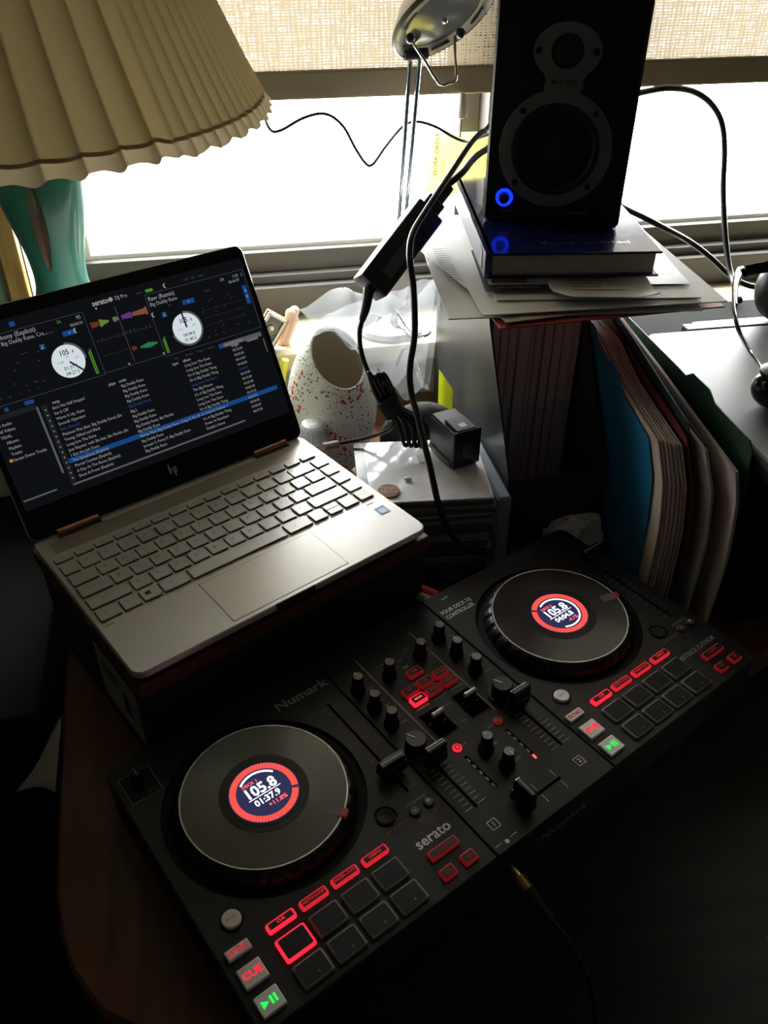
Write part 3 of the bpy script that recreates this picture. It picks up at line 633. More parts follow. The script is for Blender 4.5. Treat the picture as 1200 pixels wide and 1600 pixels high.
# --- mixer
KN = MB().lathe([(.0072, ZT), (.0071, ZT + .0032), (.0055, ZT + .0080), (.0052, ZT + .0185), (.0046, ZT + .0196)], 24).mesh(angle=35)
KC = MB().lathe([(.0045, ZT + .0195), (.0044, ZT + .0200)], 24).mesh()
KP = MB().box(-.0005, .0005, .0006, .0052, ZT + .0196, ZT + .0204).mesh()
def knob(u, v, ang=0.0, cap='print_grey'):
    k = link('rotary_knob', KN, 'knob_rubber', ctl, loc=(u, v, 0), rot=(0, 0, R2(ang)))
    link('knob_cap', KC, cap, k); link('knob_pointer', KP, 'print_white', k)
for u, v, a in ((-.0243, .0560, 8), (-.0243, .0305, 10), (-.0240, .0065, 12), (.0780, .0620, 6), (.0780, .0360, 6), (.0778, .0090, 8), (.0095, .0525, 6), (.0490, .0555, 160)): knob(u, v, a)
for u, v, a in ((.0235, -.0640, 20), (.0265, -.0870, 185)): knob(u, v, a, 'knob_cap')
GK = MB().lathe([(.0098, ZT), (.0098, ZT + .0060), (.0092, ZT + .0150), (.0086, ZT + .0162)], 32).mesh(angle=35); GC = MB().lathe([(.0084, ZT + .0161), (.0084, ZT + .0166)], 32).mesh(); GP = MB().box(-.0006, .0006, .0010, .0096, ZT + .0163, ZT + .0171).mesh(); GR = ringm(.0100, .0122, ZT - .0005, ZT + .0022, 48)
for u, v, a in ((-.0248, -.0280, 26), (.0765, -.0280, 26)):
    k = link('filter_knob', GK, 'knob_rubber', ctl, loc=(u, v, 0), rot=(0, 0, R2(a))); link('knob_cap', GC, 'knob_cap', k); link('knob_pointer', GP, 'print_white', k); link('knob_collar', GR, 'knob_cap', k)
FXB = MB().rbox(-.0081, .0081, -.0049, .0049, ZT - .001, ZT + .0040, .0015, 3, .0011).mesh(); FXB2 = FXB.copy(); FXF = MB().rbox(-.0066, .0066, -.0033, .0033, ZT + .0038, ZT + .0043, .0006, 2).mesh()
for nm, u, v, lit in (('BPM', .0300, .0408, 0), ('HPF', .0122, .0250, 0), ('LPF', .0307, .0260, 0), ('FLANGER', .0490, .0255, 0), ('ECHO', .0122, .0132, 1), ('REVERB', .0307, .0135, 0), ('PHASER', .0490, .0135, 0)):
    b = link('effect_button', FXB2 if lit else FXB, 'led_red' if lit else 'red_faint_glow', ctl, loc=(u, v, 0)); link('button_face', FXF, 'button_face', b)
    MB().text(nm, .0030, 0, 0, ZT + .0045, bold=.01).build('lettering', 'led_red_hot' if lit else 'led_red_dim', b)
def paddle(u, v):
    p = MB(); p.box(-.0086, .0086, -.004, .003, .0315, .0500, .001); p.box(-.0056, .0056, -.0035, .0030, .047, .0620, .0012)
    o = p.build('effect_paddle', 'fader_plastic', ctl, loc=(u, v, 0))
    MB().tube([(-.0062, 0, .0618), (.0062, 0, .0618)], .0024, 12, 1).build('paddle_bar', 'rim_steel', o, True, 40)
    fr = MB()
    for a, b, c, d in ((-.0108, .0108, .0148, .0156), (-.0108, .0108, -.0156, -.0148), (-.0108, -.0100, -.0156, .0156), (.0100, .0108, -.0156, .0156)): fr.box(a, b, c, d, ZT - .001, ZT + .0006)
    fr.build('paddle_surround', 'body_plastic', ctl, loc=(u, -.0170, 0))
paddle(.0105, -.0150); paddle(.0485, -.0150)
CUEL = MB().lathe([(.0042, ZT - .001), (.0042, ZT + .0012), (.0036, ZT + .0018)], 24).mesh(angle=40); CUEL2 = CUEL.copy()
for u, mt, me in ((.0052, 'led_red', CUEL), (.0530, 'red_faint_glow', CUEL2)):
    b = link('headphone_cue_button', me, mt, ctl, loc=(u, -.0478, 0)); link('button_ring', ringm(.0018, .0026, ZT + .0017, ZT + .0022, 24), 'button_face', b)
for u in (.00515, .05265):
    for i in range(5):
        lit = (u > .05 and i == 4)
        link('level_light', MB().box(-.0011, .0011, -.0022, .0022, .0476, .0492, .0004).mesh(), 'led_red_hot' if lit else 'print_grey', ctl, loc=(u, -.0625 - i * .0077, 0))
def chfader(u, v, rz=0.0, name='channel_fader'):
    m = MB(); m.box(-.0104, .0104, -.0050, .0050, ZT + .003, ZT + .0130, .0012); m.box(-.0104, .0104, -.0042, .0030, ZT + .010, ZT + .0245, .0014); m.box(-.001, .001, -.002, .002, ZT - .003, ZT + .005)
    o = m.build(name, 'fader_plastic', ctl, loc=(u, v, 0), rot=(0, 0, rz)); 
    MB().box(-.0092, .0092, -.0012, -.0002, ZT + .0243, ZT + .0248).build('fader_line', 'print_grey', o)
chfader(-.0205, -.0480); chfader(.0795, -.0460); chfader(.0095, -.1220, R2(90), 'crossfader')
tk = MB()
for u in (-.0205, .0795):
    for i in range(11):
        v = -.0475 - i * .0051; w = .0085 if i in (0, 5, 10) else .0068
        tk.box(u - .0028 - w, u - .0028, v - .0002, v + .0002, ZT, ZT + .00025); tk.box(u + .0028, u + .0028 + w, v - .0002, v + .0002, ZT, ZT + .00025)
tk.build('fader_scale', 'print_white', ctl)['kind'] = 'stuff'
tk = MB()
for u in (.0293, .0518):
    tk.box(u - .0002, u + .0002, -.1195, -.1115, ZT, ZT + .00025); tk.box(u - .0002, u + .0002, -.1325, -.1245, ZT, ZT + .00025)
for u in (-.0045, .0605): tk.box(u - .0003, u + .0003, -.037, .088, ZT, ZT + .00025)
for a, b in ((.0035, .018), (.044, .0585)): tk.box(a, b, .0052, .0056, ZT, ZT + .00025); tk.box(a, b, .0040, .0044, ZT, ZT + .00025)
for n, u in (('1', -.0205), ('2', .0790)):
    tk.text(n, .0060, u, -.1203, ZT + .0003, bold=.02)
    for a, b, c, d in ((-.0042, .0042, .0038, .0044), (-.0042, .0042, -.0044, -.0038), (-.0042, -.0036, -.0044, .0044), (.0036, .0042, -.0044, .0044)): tk.box(u + a, u + b, -.1203 + c, -.1203 + d, ZT, ZT + .00025)
tk.lathe([(.0018, ZT), (.0018, ZT + .0003)], 16, (-.0225, -.1375, 0)); tk.box(-.034, -.027, -.1365, -.1360, ZT, ZT + .0003); tk.box(-.018, -.011, -.1365, -.1360, ZT, ZT + .0003)
tk.build('panel_marks', 'print_white', ctl)['kind'] = 'stuff'
MB().text('FX', .0050, .0290, .0520, ZT + .0003).build('panel_print', 'print_white', ctl)
PRN = [('FX SELECT', .0030, .0310, .0047), ('HOLD', .0030, .0295, -.0060), ('ON', .0030, .0295, -.0290), ('CUE', .0028, .0125, -.0478), ('CUE', .0028, .0440, -.0478)]
for u in (-.0243, .0780):
    for v, s_ in ((.0560, 'HIGH'), (.0305, 'MID'), (.0065, 'LOW')): PRN += [(s_, .0030, u + .0112, v - .004), ('+ -', .0034, u + .0112, v + .003)]
PRN += [('MIX', .0030, .0355, -.0640), ('LEVEL', .0030, .0390, -.0870), ('WET/DRY', .0028, .0100, .0680), ('BEATS', .0028, .0440, .0700), ('TIME', .0028, .0290, .0620)]
for s_, sz_, u, v in PRN: MB().text(s_, sz_, u, v, ZT + .0003).build('panel_print', 'print_grey', ctl)

# ------------------------------------------------------------------ laptop (local x right along the front edge, y to the hinge, z up from the keyboard deck)
LO = (-0.23347, 0.01825, 0.13350); LYAW = 0.488010
lp = empty('laptop', LO, LYAW, 'open silver laptop showing DJ software, on a black box', 'laptop')
LW, LD = .315, .224
bs = MB().rbox(0, LW, -.004, .220, -.0062, 0, .011, 6, .0010); bs.build('base', 'laptop_silver', lp, False, 40)
MB().rbox(.004, LW - .004, .001, .216, -.0135, -.0062, .011, 6).build('underside', 'underside_dark', lp)
for fx_, fy_ in ((.03, .02), (.285, .02), (.03, .20), (.285, .20)): MB().lathe([(.006, -.0146), (.006, -.0135)], 16, (fx_, fy_, 0)).build('rubber_foot', 'underside_dark', lp)
nt_ = MB().box(.135, .178, -.0046, -.0025, -.006, .0003, .0008).build('lid_notch', 'groove_dark', lp)
gr = MB().box(.012, .303, .186, .207, -.0003, .00015).build('speaker_grille', 'grille_metal', lp)
tg = MB()
tg.box(.0952, .2198, .0012, .0634, -.0003, .00012); tg.build('trackpad_groove', 'groove_dark', lp)
MB().rbox(.0958, .2192, .0018, .0628, -.0003, .0003, .001, 2).build('trackpad', 'trackpad', lp)
KEYS = {}
def key(x0, x1, y0, y1, leg=None, ls=.0052):
    k = (round(x1 - x0, 4), round(y1 - y0, 4)); w, h = k
    if k not in KEYS:
        KEYS[k] = (MB().rbox(-w / 2 - .0004, w / 2 + .0004, -h / 2 - .0004, h / 2 + .0004, -.0004, .0009, .0012, 2).mesh(), MB().rbox(-w / 2, w / 2, -h / 2, h / 2, .0008, .0022, .0010, 2, .0002).mesh())
    a, b = KEYS[k]
    o = link('key', b, 'key_silver', lp, loc=((x0 + x1) / 2, (y0 + y1) / 2, 0)); link('key_skirt', a, 'key_side', o)
    if leg: MB().text(leg, ls, -w * .1, h * .05, .0023).build('key_legend', 'legend_grey', o)
PX_ = .01985; KW = .0165; KH = .0158
def row(yc, xs, legs, h=KH):
    for (a, b), l in zip(xs, legs): key(a, b, yc - h / 2, yc + h / 2, l, .0052 if len(l or '') < 2 else .0030)
def run(x, n): return [(x + i * PX_ - KW / 2, x + i * PX_ + KW / 2) for i in range(n)]
fr_ = [(.0060 + i * .01998, .0060 + i * .01998 + .0168) for i in range(15)]
row(.1748, fr_, ['esc', 'f1', 'f2', 'f3', 'f4', 'f5', 'f6', 'f7', 'f8', 'f9', 'f10', 'f11', 'f12', 'prt', 'del'], .0078)
EX = [(.2905, .3060)]
row(.1575, [(.0060, .0205)] + run(.0320, 12) + [(.2605, .2872)] + EX, ['`', '1', '2', '3', '4', '5', '6', '7', '8', '9', '0', '-', '=', None, None])
row(.1380, [(.0060, .0300)] + run(.0412, 12) + [(.2705, .2872)] + EX, ['tab', 'Q', 'W', 'E', 'R', 'T', 'Y', 'U', 'I', 'O', 'P', '[', ']', '\\', None])
row(.1185, [(.0060, .0345)] + run(.0460, 11) + [(.2560, .2872)] + EX, ['caps', 'A', 'S', 'D', 'F', 'G', 'H', 'J', 'K', 'L', ';', "'", None, None])
row(.0990, [(.0060, .0440)] + run(.0558, 10) + [(.2460, .2872)] + EX, ['shift', 'Z', 'X', 'C', 'V', 'B', 'N', 'M', ',', '.', '/', None, None])
row(.0795, [(.0060, .0250), (.0284, .0440), (.0474, .0635), (.0668, .0925), (.0960, .1990), (.2022, .2290), (.2325, .2480), (.2700, .2872)] + EX, ['ctrl', 'fn', None, 'alt', None, 'alt', None, None, None])
key(.2515, .2665, .0798, .0874); key(.2515, .2665, .0716, .0792)
wi = MB()
for a in (0, 1):
    for b in (0, 1): wi.box(.0515 + a * .0026, .0515 + a * .0026 + .0022, .0775 + b * .0026, .0775 + b * .0026 + .0022, .0022, .0024)
wi.build('windows_key_mark', 'ink_black', lp)
sk = MB().box(.2915, .3030, .0400, .0530, 0, .0003).build('maker_sticker', 'sticker_blue', lp); MB().box(.2932, .3013, .0418, .0500, .0003, .0004).build('sticker_panel', 'sticker_silver', sk)
MB().box(.2900, .2985, .0625, .0635, 0, .0002).box(.0060, .0140, .0650, .0660, 0, .0002).build('deck_marks', 'legend_grey', lp)
for x0, x1 in ((.024, .068), (.249, .293)):
    h = MB().box(x0, x1, .2080, .2110, -.002, .0012).build('hinge_cutout', 'groove_dark', lp)
    MB().tube([(x0 + .001, .2145, .0022), (x1 - .001, .2145, .0022)], .0042, 16, 1).build('hinge_barrel', 'copper_hinge', lp, True, 40)
# lid; local s across, t up the screen, n out of it
TILT = R2(27)
MS = Matrix(((1, 0, 0, 0), (0, math.sin(TILT), -math.cos(TILT), .212), (0, math.cos(TILT), math.sin(TILT), 0), (0, 0, 0, 1)))
lid = MB().rbox(0, LW, .003, .2215, -.0065, 0, .009, 6, .0006, M=MS).build('lid', 'screen_glass', lp)
MB().rbox(-.0005, LW + .0005, .0025, .2220, -.0072, -.0012, .0095, 6, M=MS).build('lid_shell', 'laptop_silver', lp)
N1, N2, N3, N4 = .0002, .0004, .0006, .0008
def sp(name, mat, fn):
    m = MB(); fn(m); o = m.build(name, mat, lid)
    if name in ('panel_lines', 'headings', 'faint_controls', 'level_meters', 'list_gutter', 'waveform'): o['kind'] = 'stuff'
def sb(m, a, b, c, d, n=N1): m.box(a, b, c, d, n - .00012, n, M=MS)
def stx(m, s_, x, y, size, ax='LEFT', n=N2, bold=0.0, sx=.92): m.text(s_, size, x, y, n, ax=ax, bold=bold, sx=sx, M=MS)
def hline(m, a, b, t, w=.00035): sb(m, a, b, t - w / 2, t + w / 2, N2)
def vline(m, s_, a, b, w=.00035): sb(m, s_ - w / 2, s_ + w / 2, a, b, N2)
sp('display', 'screen_black', lambda m: sb(m, .0055, .3095, .0335, .2085, .0001))
def f_lines(m):
    hline(m, .0055, .125, .1965); vline(m, .125, .1335, .1965); hline(m, .0055, .125, .1335); hline(m, .1915, .3075, .1965); vline(m, .1915, .1335, .1965); hline(m, .1915, .3075, .1325); hline(m, .125, .1915, .1345)
    vline(m, .1578, .137, .1935, .0005); vline(m, .3075, .1325, .1965)
sp('panel_lines', 'screen_line', f_lines)
sp('wave_playhead', 'screen_dim', lambda m: vline(m, .1578, .137, .1935, .0006))
def f_panel(m): sb(m, .0550, .0605, .0440, .1230, .00015); sb(m, .0055, .0500, .1215, .1262, .00015)
sp('list_gutter', 'screen_panel', f_panel)
for q_ in ((.0502, .0522, .0560, .1235), (.0558, .2530, .0412, .0430), (.0070, .0400, .0425, .0440), (.2565, .3050, .1232, .1280), (.3050, .3062, .105, .120)): sp('scroll_bar', 'screen_bar', lambda m: sb(m, *q_))
for q_ in ((.0605, .3035, .0625, .0672), (.0995, .1130, .1785, .1835), (.2285, .2420, .1768, .1818), (.0745, .0795, .1725, .1775), (.2025, .2075, .1705, .1755), (.0420, .0505, .1275, .1315), (.2515, .2562, .1232, .1280), (.3005, .3055, .1600, .1800), (.0560, .0610, .2000, .2045), (.0230, .0265, .1275, .1310)):
    sp('blue_highlight', 'screen_blue', lambda m: sb(m, *q_))
def disc(m, cx, cy, r, n=N1):
    m.lathe([(r, n - .0001), (r, n)], 48, M=MS @ Matrix.Translation((cx, cy, 0)))
for q_ in ((.0955, .1555), (.2240, .1535)): sp('deck_disc', 'screen_disc', lambda m: disc(m, q_[0], q_[1], .0160))
def f_ring(m, k_):
    for cx, cy, a0, a1 in ((.0955, .1555, -5, 85), (.2240, .1535, -170, 88))[k_:k_ + 1]:
        n = 24; P = [(cx + .0163 * math.cos(R2(a0 + (a1 - a0) * k / n)), cy + .0163 * math.sin(R2(a0 + (a1 - a0) * k / n))) for k in range(n + 1)]; Q = [(cx + .0180 * math.cos(R2(a0 + (a1 - a0) * k / n)), cy + .0180 * math.sin(R2(a0 + (a1 - a0) * k / n))) for k in range(n + 1)]
        m.prism(Q + P[::-1], .0001, N1, M=MS)
for k_ in (0, 1): sp('disc_progress', 'screen_bar', lambda m: f_ring(m, k_))
def f_ink(m, k_):
    for cx, cy, a, tl, b, c, pct, ang in ((.0955, .1555, '105', '.8', '01:37.4', '04:27.5', '+11.8%', -48), (.2240, .1535, '105', '.8', '04:04.8', '01:40.2', '-4.1%', 92))[k_:k_ + 1]:
        stx(m, a, cx - .0015, cy + .0085, .0072, 'CENTER', N2, .015); stx(m, tl, cx + .0068, cy + .0078, .0040, 'CENTER', N2, .01); stx(m, b, cx, cy - .0062, .0050, 'CENTER', N2, .008); stx(m, c, cx, cy - .0115, .0050, 'CENTER', N2, .008)
        stx(m, pct, cx - .0080, cy + .0005, .0026, 'CENTER'); stx(m, '±10', cx + .0085, cy + .0015, .0026, 'CENTER'); stx(m, 'BPM', cx, cy + .0042, .0016, 'CENTER')
        t = R2(ang); d = Vector((math.cos(t), math.sin(t))); q = Vector((-d.y, d.x)) * .0009
        p0 = Vector((cx, cy)) + d * .001; p1 = Vector((cx, cy)) + d * .0160
        m.prism([tuple(p0 - q), tuple(p1 - q), tuple(p1 + q), tuple(p0 + q)], N2 - .0001, N2 + .0001, M=MS)
for k_ in (0, 1): sp('disc_digits', 'screen_ink', lambda m: f_ink(m, k_))
def f_green(m):
    for s_, t0, t1 in ((.1180, .1360, .1610), (.1955, .1350, .1520)): sb(m, s_ - .0014, s_ - .0002, t0, t1 - .002); sb(m, s_ + .0004, s_ + .0016, t0, t1)
    sb(m, .1940, .2020, .1985, .2015); stx(m, '3A', .1000, .1930, .0044, 'CENTER')
sp('level_meters', 'screen_green', f_green)
def blob(m, x0, x1, cy, h0, h1, n=14, seed=1):
    r = random.Random(seed); P = []; Q = []
    for k in range(n + 1):
        x = x0 + (x1 - x0) * k / n; h = (h0 + (h1 - h0) * k / n) * (.55 + .45 * r.random())
        P.append((x, cy - h)); Q.append((x, cy + h))
    m.prism(P + Q[::-1], .0001, N1, M=MS)
sp('waveform', 'wave_red', lambda m: (blob(m, .1285, .1365, .1818, .0034, .0030, seed=2), blob(m, .1600, .1650, .1495, .0024, .0020, seed=5)))
sp('waveform', 'wave_green', lambda m: blob(m, .1375, .1475, .1818, .0052, .0008, seed=3))
sp('waveform', 'wave_olive', lambda m: blob(m, .1515, .1575, .1818, .0036, .0022, seed=4))
sp('waveform', 'wave_purple', lambda m: blob(m, .1610, .1720, .1818, .0026, .0036, seed=6))
sp('waveform', 'wave_orange', lambda m: blob(m, .1725, .1890, .1818, .0024, .0050, seed=7))
sp('waveform', 'wave_teal', lambda m: (blob(m, .1690, .1790, .1485, .0010, .0038, seed=8), blob(m, .1790, .1880, .1485, .0036, .0008, seed=9)))
SONGS = ["Ain't No Half Steppin'", 'Set It Off', "Warm It Up, Kane", 'Smooth Operator', 'Raw (Remix)', 'Platinum Plus (feat. Big Daddy Kane) (Ex', 'Young, Gifted and Black', 'Long Live The Kane', "Just Rhymin' with Biz feat. Biz Markie (Ex", 'I Get the Job Done', 'The Symphony (Explicit)', 'Mortal Combat (Explicit)', 'A Day At The Races (Explicit)', 'Show & Prove (Explicit)']
ARTS = ['Big Daddy Kane'] * 4 + ['Big Daddy Kane', 'Big L', 'Big Daddy Kane', 'Big Daddy Kane', 'Big Daddy Kane, Biz Markie', 'Big Daddy Kane', 'Marley Marl, Big Daddy Kane, Craig G, Ko, Bi', 'Big Daddy Kane', 'Jurassic 5, Percy P, Big Daddy Kane', 'Big Daddy Kane']
ALBS = ['Long Live The Kane', 'Long Live The Kane', "It's A Big Daddy Thing", "It's A Big Daddy Thing", 'Long Live The Kane', 'The Big Picture', "It's A Big Daddy Thing", 'Long Live The Kane', 'Long Live The Kane', "It's A Big Daddy Thing", 'In Control Volume 1', "It's A Big Daddy Thing", 'Power In Numbers', "Daddy's Home"]
LENS = ['05:22.00', '04:39.00', '04:14.00', '04:44.00', '04:44.51', '03:37.00', '04:19.00', '03:37.00', '04:05.00', '03:10.25', '06:04.91', '05:04.00', '04:03.00', '04:47.00']
for i in range(14):
    for nm_, col_, x_, z_ in (('song_title', SONGS, .0640, .0041), ('artist_name', ARTS, .1355, .0041), ('album_name', ALBS, .2070, .0041), ('track_length', LENS, .2655, .0038)):
        sp(nm_, 'screen_bluetext' if i == 4 else 'screen_text', lambda m: stx(m, col_[i], x_, .1175 - i * .00535, z_))
def f_hdr(m):
    for s_, x in (('song', .0660), ('plays', .1240), ('artist', .1350), ('bpm', .1950), ('album', .2070), ('length', .2655), ('comment', .2850)): stx(m, s_, x, .1226, .0041, bold=.01)
    stx(m, 'serato', .1370, .2010, .0072, bold=.03); stx(m, 'DJ Pro', .1610, .2010, .0052); stx(m, 'Raw (Remix)', .1935, .1915, .0062, bold=.004); stx(m, 'Big Daddy Kane', .1935, .1858, .0052)
    stx(m, 'The Symphony (Explicit)', .0770, .1925, .0062, 'RIGHT', bold=.004); stx(m, 'Marley Marl, Big Daddy Kane, Cra...', .0860, .1868, .0052, 'RIGHT')
    stx(m, '95', .1220, .1925, .0052, 'RIGHT'); stx(m, '06:04.91', .1225, .1870, .0042, 'RIGHT'); stx(m, '110', .3000, .1915, .0052, 'RIGHT'); stx(m, '06:44.97', .3000, .1868, .0042, 'RIGHT'); stx(m, '1A', .2800, .1915, .0048, 'CENTER'); stx(m, '2', .3035, .1915, .0040)
    for i, s_ in enumerate(('All Audio', 'All Videos', 'TIDAL', '   Albums', '   Playlists', '   Tracks', '   Serato Demo Tracks')): stx(m, s_, .0100, .1165 - i * .0056, .0041)
    for i in range(14): x, y = .0578, .1178 - i * .00535; m.prism([(x - .0010, y + .0006), (x, y - .0009), (x + .0010, y + .0006)], .0003, N2, M=MS)
    stx(m, 'Big Daddy Kane', .2590, .1256, .0036)
    for x, y in ((.1515, .1360), (.1900, .1360), (.1395, .1960)): m.prism([(x - .0013, y + .001), (x, y - .0012), (x + .0013, y + .001)], .0003, N2, M=MS)
    for cx, cy in ((.2165, .2005), (.1130, .1815), (.1940, .1755)):
        n = 10; P = [(cx + .0026 * math.cos(R2(110 + 140 * k / n)), cy + .0026 * math.sin(R2(110 + 140 * k / n))) for k in range(n + 1)]; Q = [(cx + .0012 + .0022 * math.cos(R2(110 + 140 * k / n)), cy + .0026 * math.sin(R2(110 + 140 * k / n))) for k in range(n + 1)]
        m.prism(P + Q[::-1], .0003, N2, M=MS)
    for cx, cy in ((.1063, .1810), (.2353, .1793)): m.prism([(cx - .0008, cy - .0010), (cx + .0012, cy), (cx - .0008, cy + .0010)], N2, N3, M=MS)
    m.box(.0767, .0772, .1738, .1768, N2, N3, M=MS); m.box(.2047, .2052, .1718, .1748, N2, N3, M=MS); m.lathe([(.0008, N2), (.0008, N3)], 12, M=MS @ Matrix.Translation((.0765, .1738, 0))); m.lathe([(.0008, N2), (.0008, N3)], 12, M=MS @ Matrix.Translation((.2045, .1718, 0)))
    m.lathe([(.0010, N2), (.0010, N3)], 12, M=MS @ Matrix.Translation((.3030, .1740, 0))); m.lathe([(.0011, N2), (.0011, N3)], 12, M=MS @ Matrix.Translation((.3030, .1680, 0)))
sp('headings', 'screen_text', f_hdr)
def f_dim(m):
    r = random.Random(5)
    for x0, x1 in ((.012, .072), (.246, .296)):
        for i in range(16): x = x0 + (x1 - x0) * r.random(); y = .140 + .036 * r.random(); sb(m, x, x + .0016, y, y + .0008)
    for i, s_ in enumerate(('1/8', '1/4', '1/2', '1', '2', '4')): stx(m, s_, .0140 + i * .009, .1395, .0026, 'CENTER'); stx(m, s_, .2440 + i * .009, .1385, .0026, 'CENTER')
    hline(m, .1275, .1900, .1650, .0002); hline(m, .129, .157, .1505, .0002)
    for i in range(14): x = .1300 + i * .0043; sb(m, x, x + .0006, .1655, .1665 + .002 * r.random())
    for i, s_ in enumerate(('Files', 'Browse', 'Prepare', 'History')): stx(m, s_, .1990 + i * .0130, .1275, .0032)
    stx(m, 'Repeat', .0850, .1860, .0028); stx(m, 'Repeat', .2560, .1850, .0028); stx(m, 'MIDI   REC   12:05', .2380, .2010, .0032); stx(m, 'Master', .1835, .2000, .0030); stx(m, 'SET', .2120, .1805, .0026)
    hline(m, .0255, .0480, .2035, .0002); stx(m, 'library', .0445, .1295, .0028, n=N3)
    for y in (.1500, .1580, .1660): hline(m, .246, .296, y, .00015)
sp('faint_controls', 'screen_dim', f_dim)
sp('logo_mark', 'screen_text', lambda m: disc(m, .1565, .2010, .0022, N2))
sp('folder_icon', 'screen_orange', lambda m: disc(m, .0110, .0832, .0016, N2))
def f_logo(m):
    for x0, y0, x1, y1 in ((.1520, .0170, .1532, .0270), (.1548, .0170, .1556, .0222), (.1530, .0220, .1552, .0226), (.1574, .0130, .1586, .0226), (.1598, .0170, .1606, .0222), (.1580, .0222, .1602, .0228), (.1582, .0168, .1602, .0174)): m.box(x0, x1, y0, y1, .0001, .0003, M=MS)
m = MB(); f_logo(m); m.build('maker_logo', 'print_white', lid)

# dark box that carries the laptop
bx = empty('storage_box', (LO[0], LO[1], 0), LYAW, 'black box with a reddish brown lid under the open laptop', 'box')
BT = LO[2] - .0147
MB().box(.003, .3165, .002, .224, 0.0, BT - .012, .002).build('box_body', 'box_black', bx)
MB().box(.0005, .3195, -.002, .227, BT - .016, BT, .0015).build('box_lid', 'box_maroon', bx)
lb = MB().box(.0024, .0031, .020, .105, .022, .088).build('paper_label', 'paper_grey', bx)
MB().box(.0021, .0025, .040, .052, .040, .066).box(.0021, .0025, .060, .095, .070, .073).box(.0021, .0025, .060, .095, .062, .064).build('label_print', 'ink_black', lb)

# ------------------------------------------------------------------ loudspeaker
SPX = (0.17715, 0.46330, 0.33583, -0.40409)
spk = empty('loudspeaker', (SPX[0], SPX[1], SPX[2]), SPX[3], 'black studio loudspeaker with glowing blue ring button, standing on the blue book', 'loudspeaker')
SW, SH, SD = .152, .226, .185
MB().box(0, SW, .004, SD, 0, SH, .006, 3).build('cabinet', 'speaker_vinyl', spk, False, 40)
MB().rbox(0, SW, 0, SH, 0, .010, .007, 5, .0025, M=Matrix.Translation((0, .006, 0)) @ Matrix.Rotation(R2(90), 4, 'X')).build('front_baffle', 'speaker_vinyl', spk)
MF = Matrix.Translation((0, -.0041, 0)) @ Matrix.Rotation(R2(90), 4, 'X')    # local x, z-up -> x, y ; outwards z
WC, WR, WRO = (.073, .080), .0470, .0600
TC_, TRO = (.0745, .175), (.0345, .0262)
# figure-eight plate
def plate_outline():
    P = []
    for k in range(56): # big circle from neck right, clockwise round the bottom, to neck left
        t = R2(72 - (360 - 36) * k / 55); P.append((WC[0] + WRO * math.cos(t), WC[1] + WRO * math.sin(t)))
    N_ = [(.0540, .1415), (.0555, .1475), (.0530, .1535)]
    P += N_
    for k in range(37):
        t = R2(222 - (264) * k / 36); P.append((TC_[0] + TRO[0] * math.cos(t), TC_[1] + TRO[1] * math.sin(t)))
    P += [(.0960, .1535), (.0935, .1475), (.0945, .1415)]
    return P[::-1]
pl_me = MB().prism(plate_outline(), 0, .0022, .0005).mesh()
pl_me = carve(pl_me, [MB().lathe([(WR, -.01), (WR, .01)], 64, (WC[0], WC[1], 0)).mesh(), MB().lathe([(.0165, -.01), (.0165, .01)], 48, (TC_[0], TC_[1], 0)).mesh()])
pl_me.transform(MF); link('driver_plate', pl_me, 'speaker_plate', spk)
MB().lathe([(.0465, .0020), (.0440, .0030), (.0410, .0012), (.0380, -.0010), (.0180, -.0025), (.0150, -.0010), (.0100, .0012), (.0001, .0020)], 64, (WC[0], WC[1], 0), M=MF, cap=False).build('woofer', 'speaker_cone', spk, True, 60)
MB().lathe([(.0162, .0015), (.0140, .0005), (.0120, .0010), (.0080, .0030), (.0001, .0042)], 48, (TC_[0], TC_[1], 0), M=MF, cap=False).build('tweeter', 'speaker_cone', spk, True, 60)
for a in (45, 135, 222, 318):
    MB().lathe([(.0032, .002), (.0032, .0030), (.0020, .0032)], 16, (WC[0] + .0535 * math.cos(R2(a)), WC[1] + .0535 * math.sin(R2(a)), 0), M=MF).build('screw', 'screw_dark', spk)
for s_ in (-1, 1): MB().lathe([(.0034, .002), (.0034, .0030), (.0020, .0032)], 16, (TC_[0] + s_ * .0290, TC_[1], 0), M=MF).build('screw', 'screw_dark', spk)
rg = MB().lathe([(.0062, .0002), (.0064, .0022), (.0096, .0022), (.0098, .0002)], 40, (.0230, .0270, 0), M=MF, cap=False).build('power_ring', 'led_blue', spk)
MB().lathe([(.0058, .0), (.0054, .0070), (.0040, .0080)], 28, (.0230, .0270, 0), M=MF).build('volume_knob', 'fader_plastic', rg)
MB().text('M-AUDIO', .0062, .0745, .1465, .0024, bold=.01, M=MF).build('plate_print', 'screw_dark', spk)
MB().text('Studiophile', .0042, .1060, .0150, .0003, M=MF).text('Volume', .0036, .0260, .0125, .0003, M=MF).build('front_print', 'print_grey', spk)

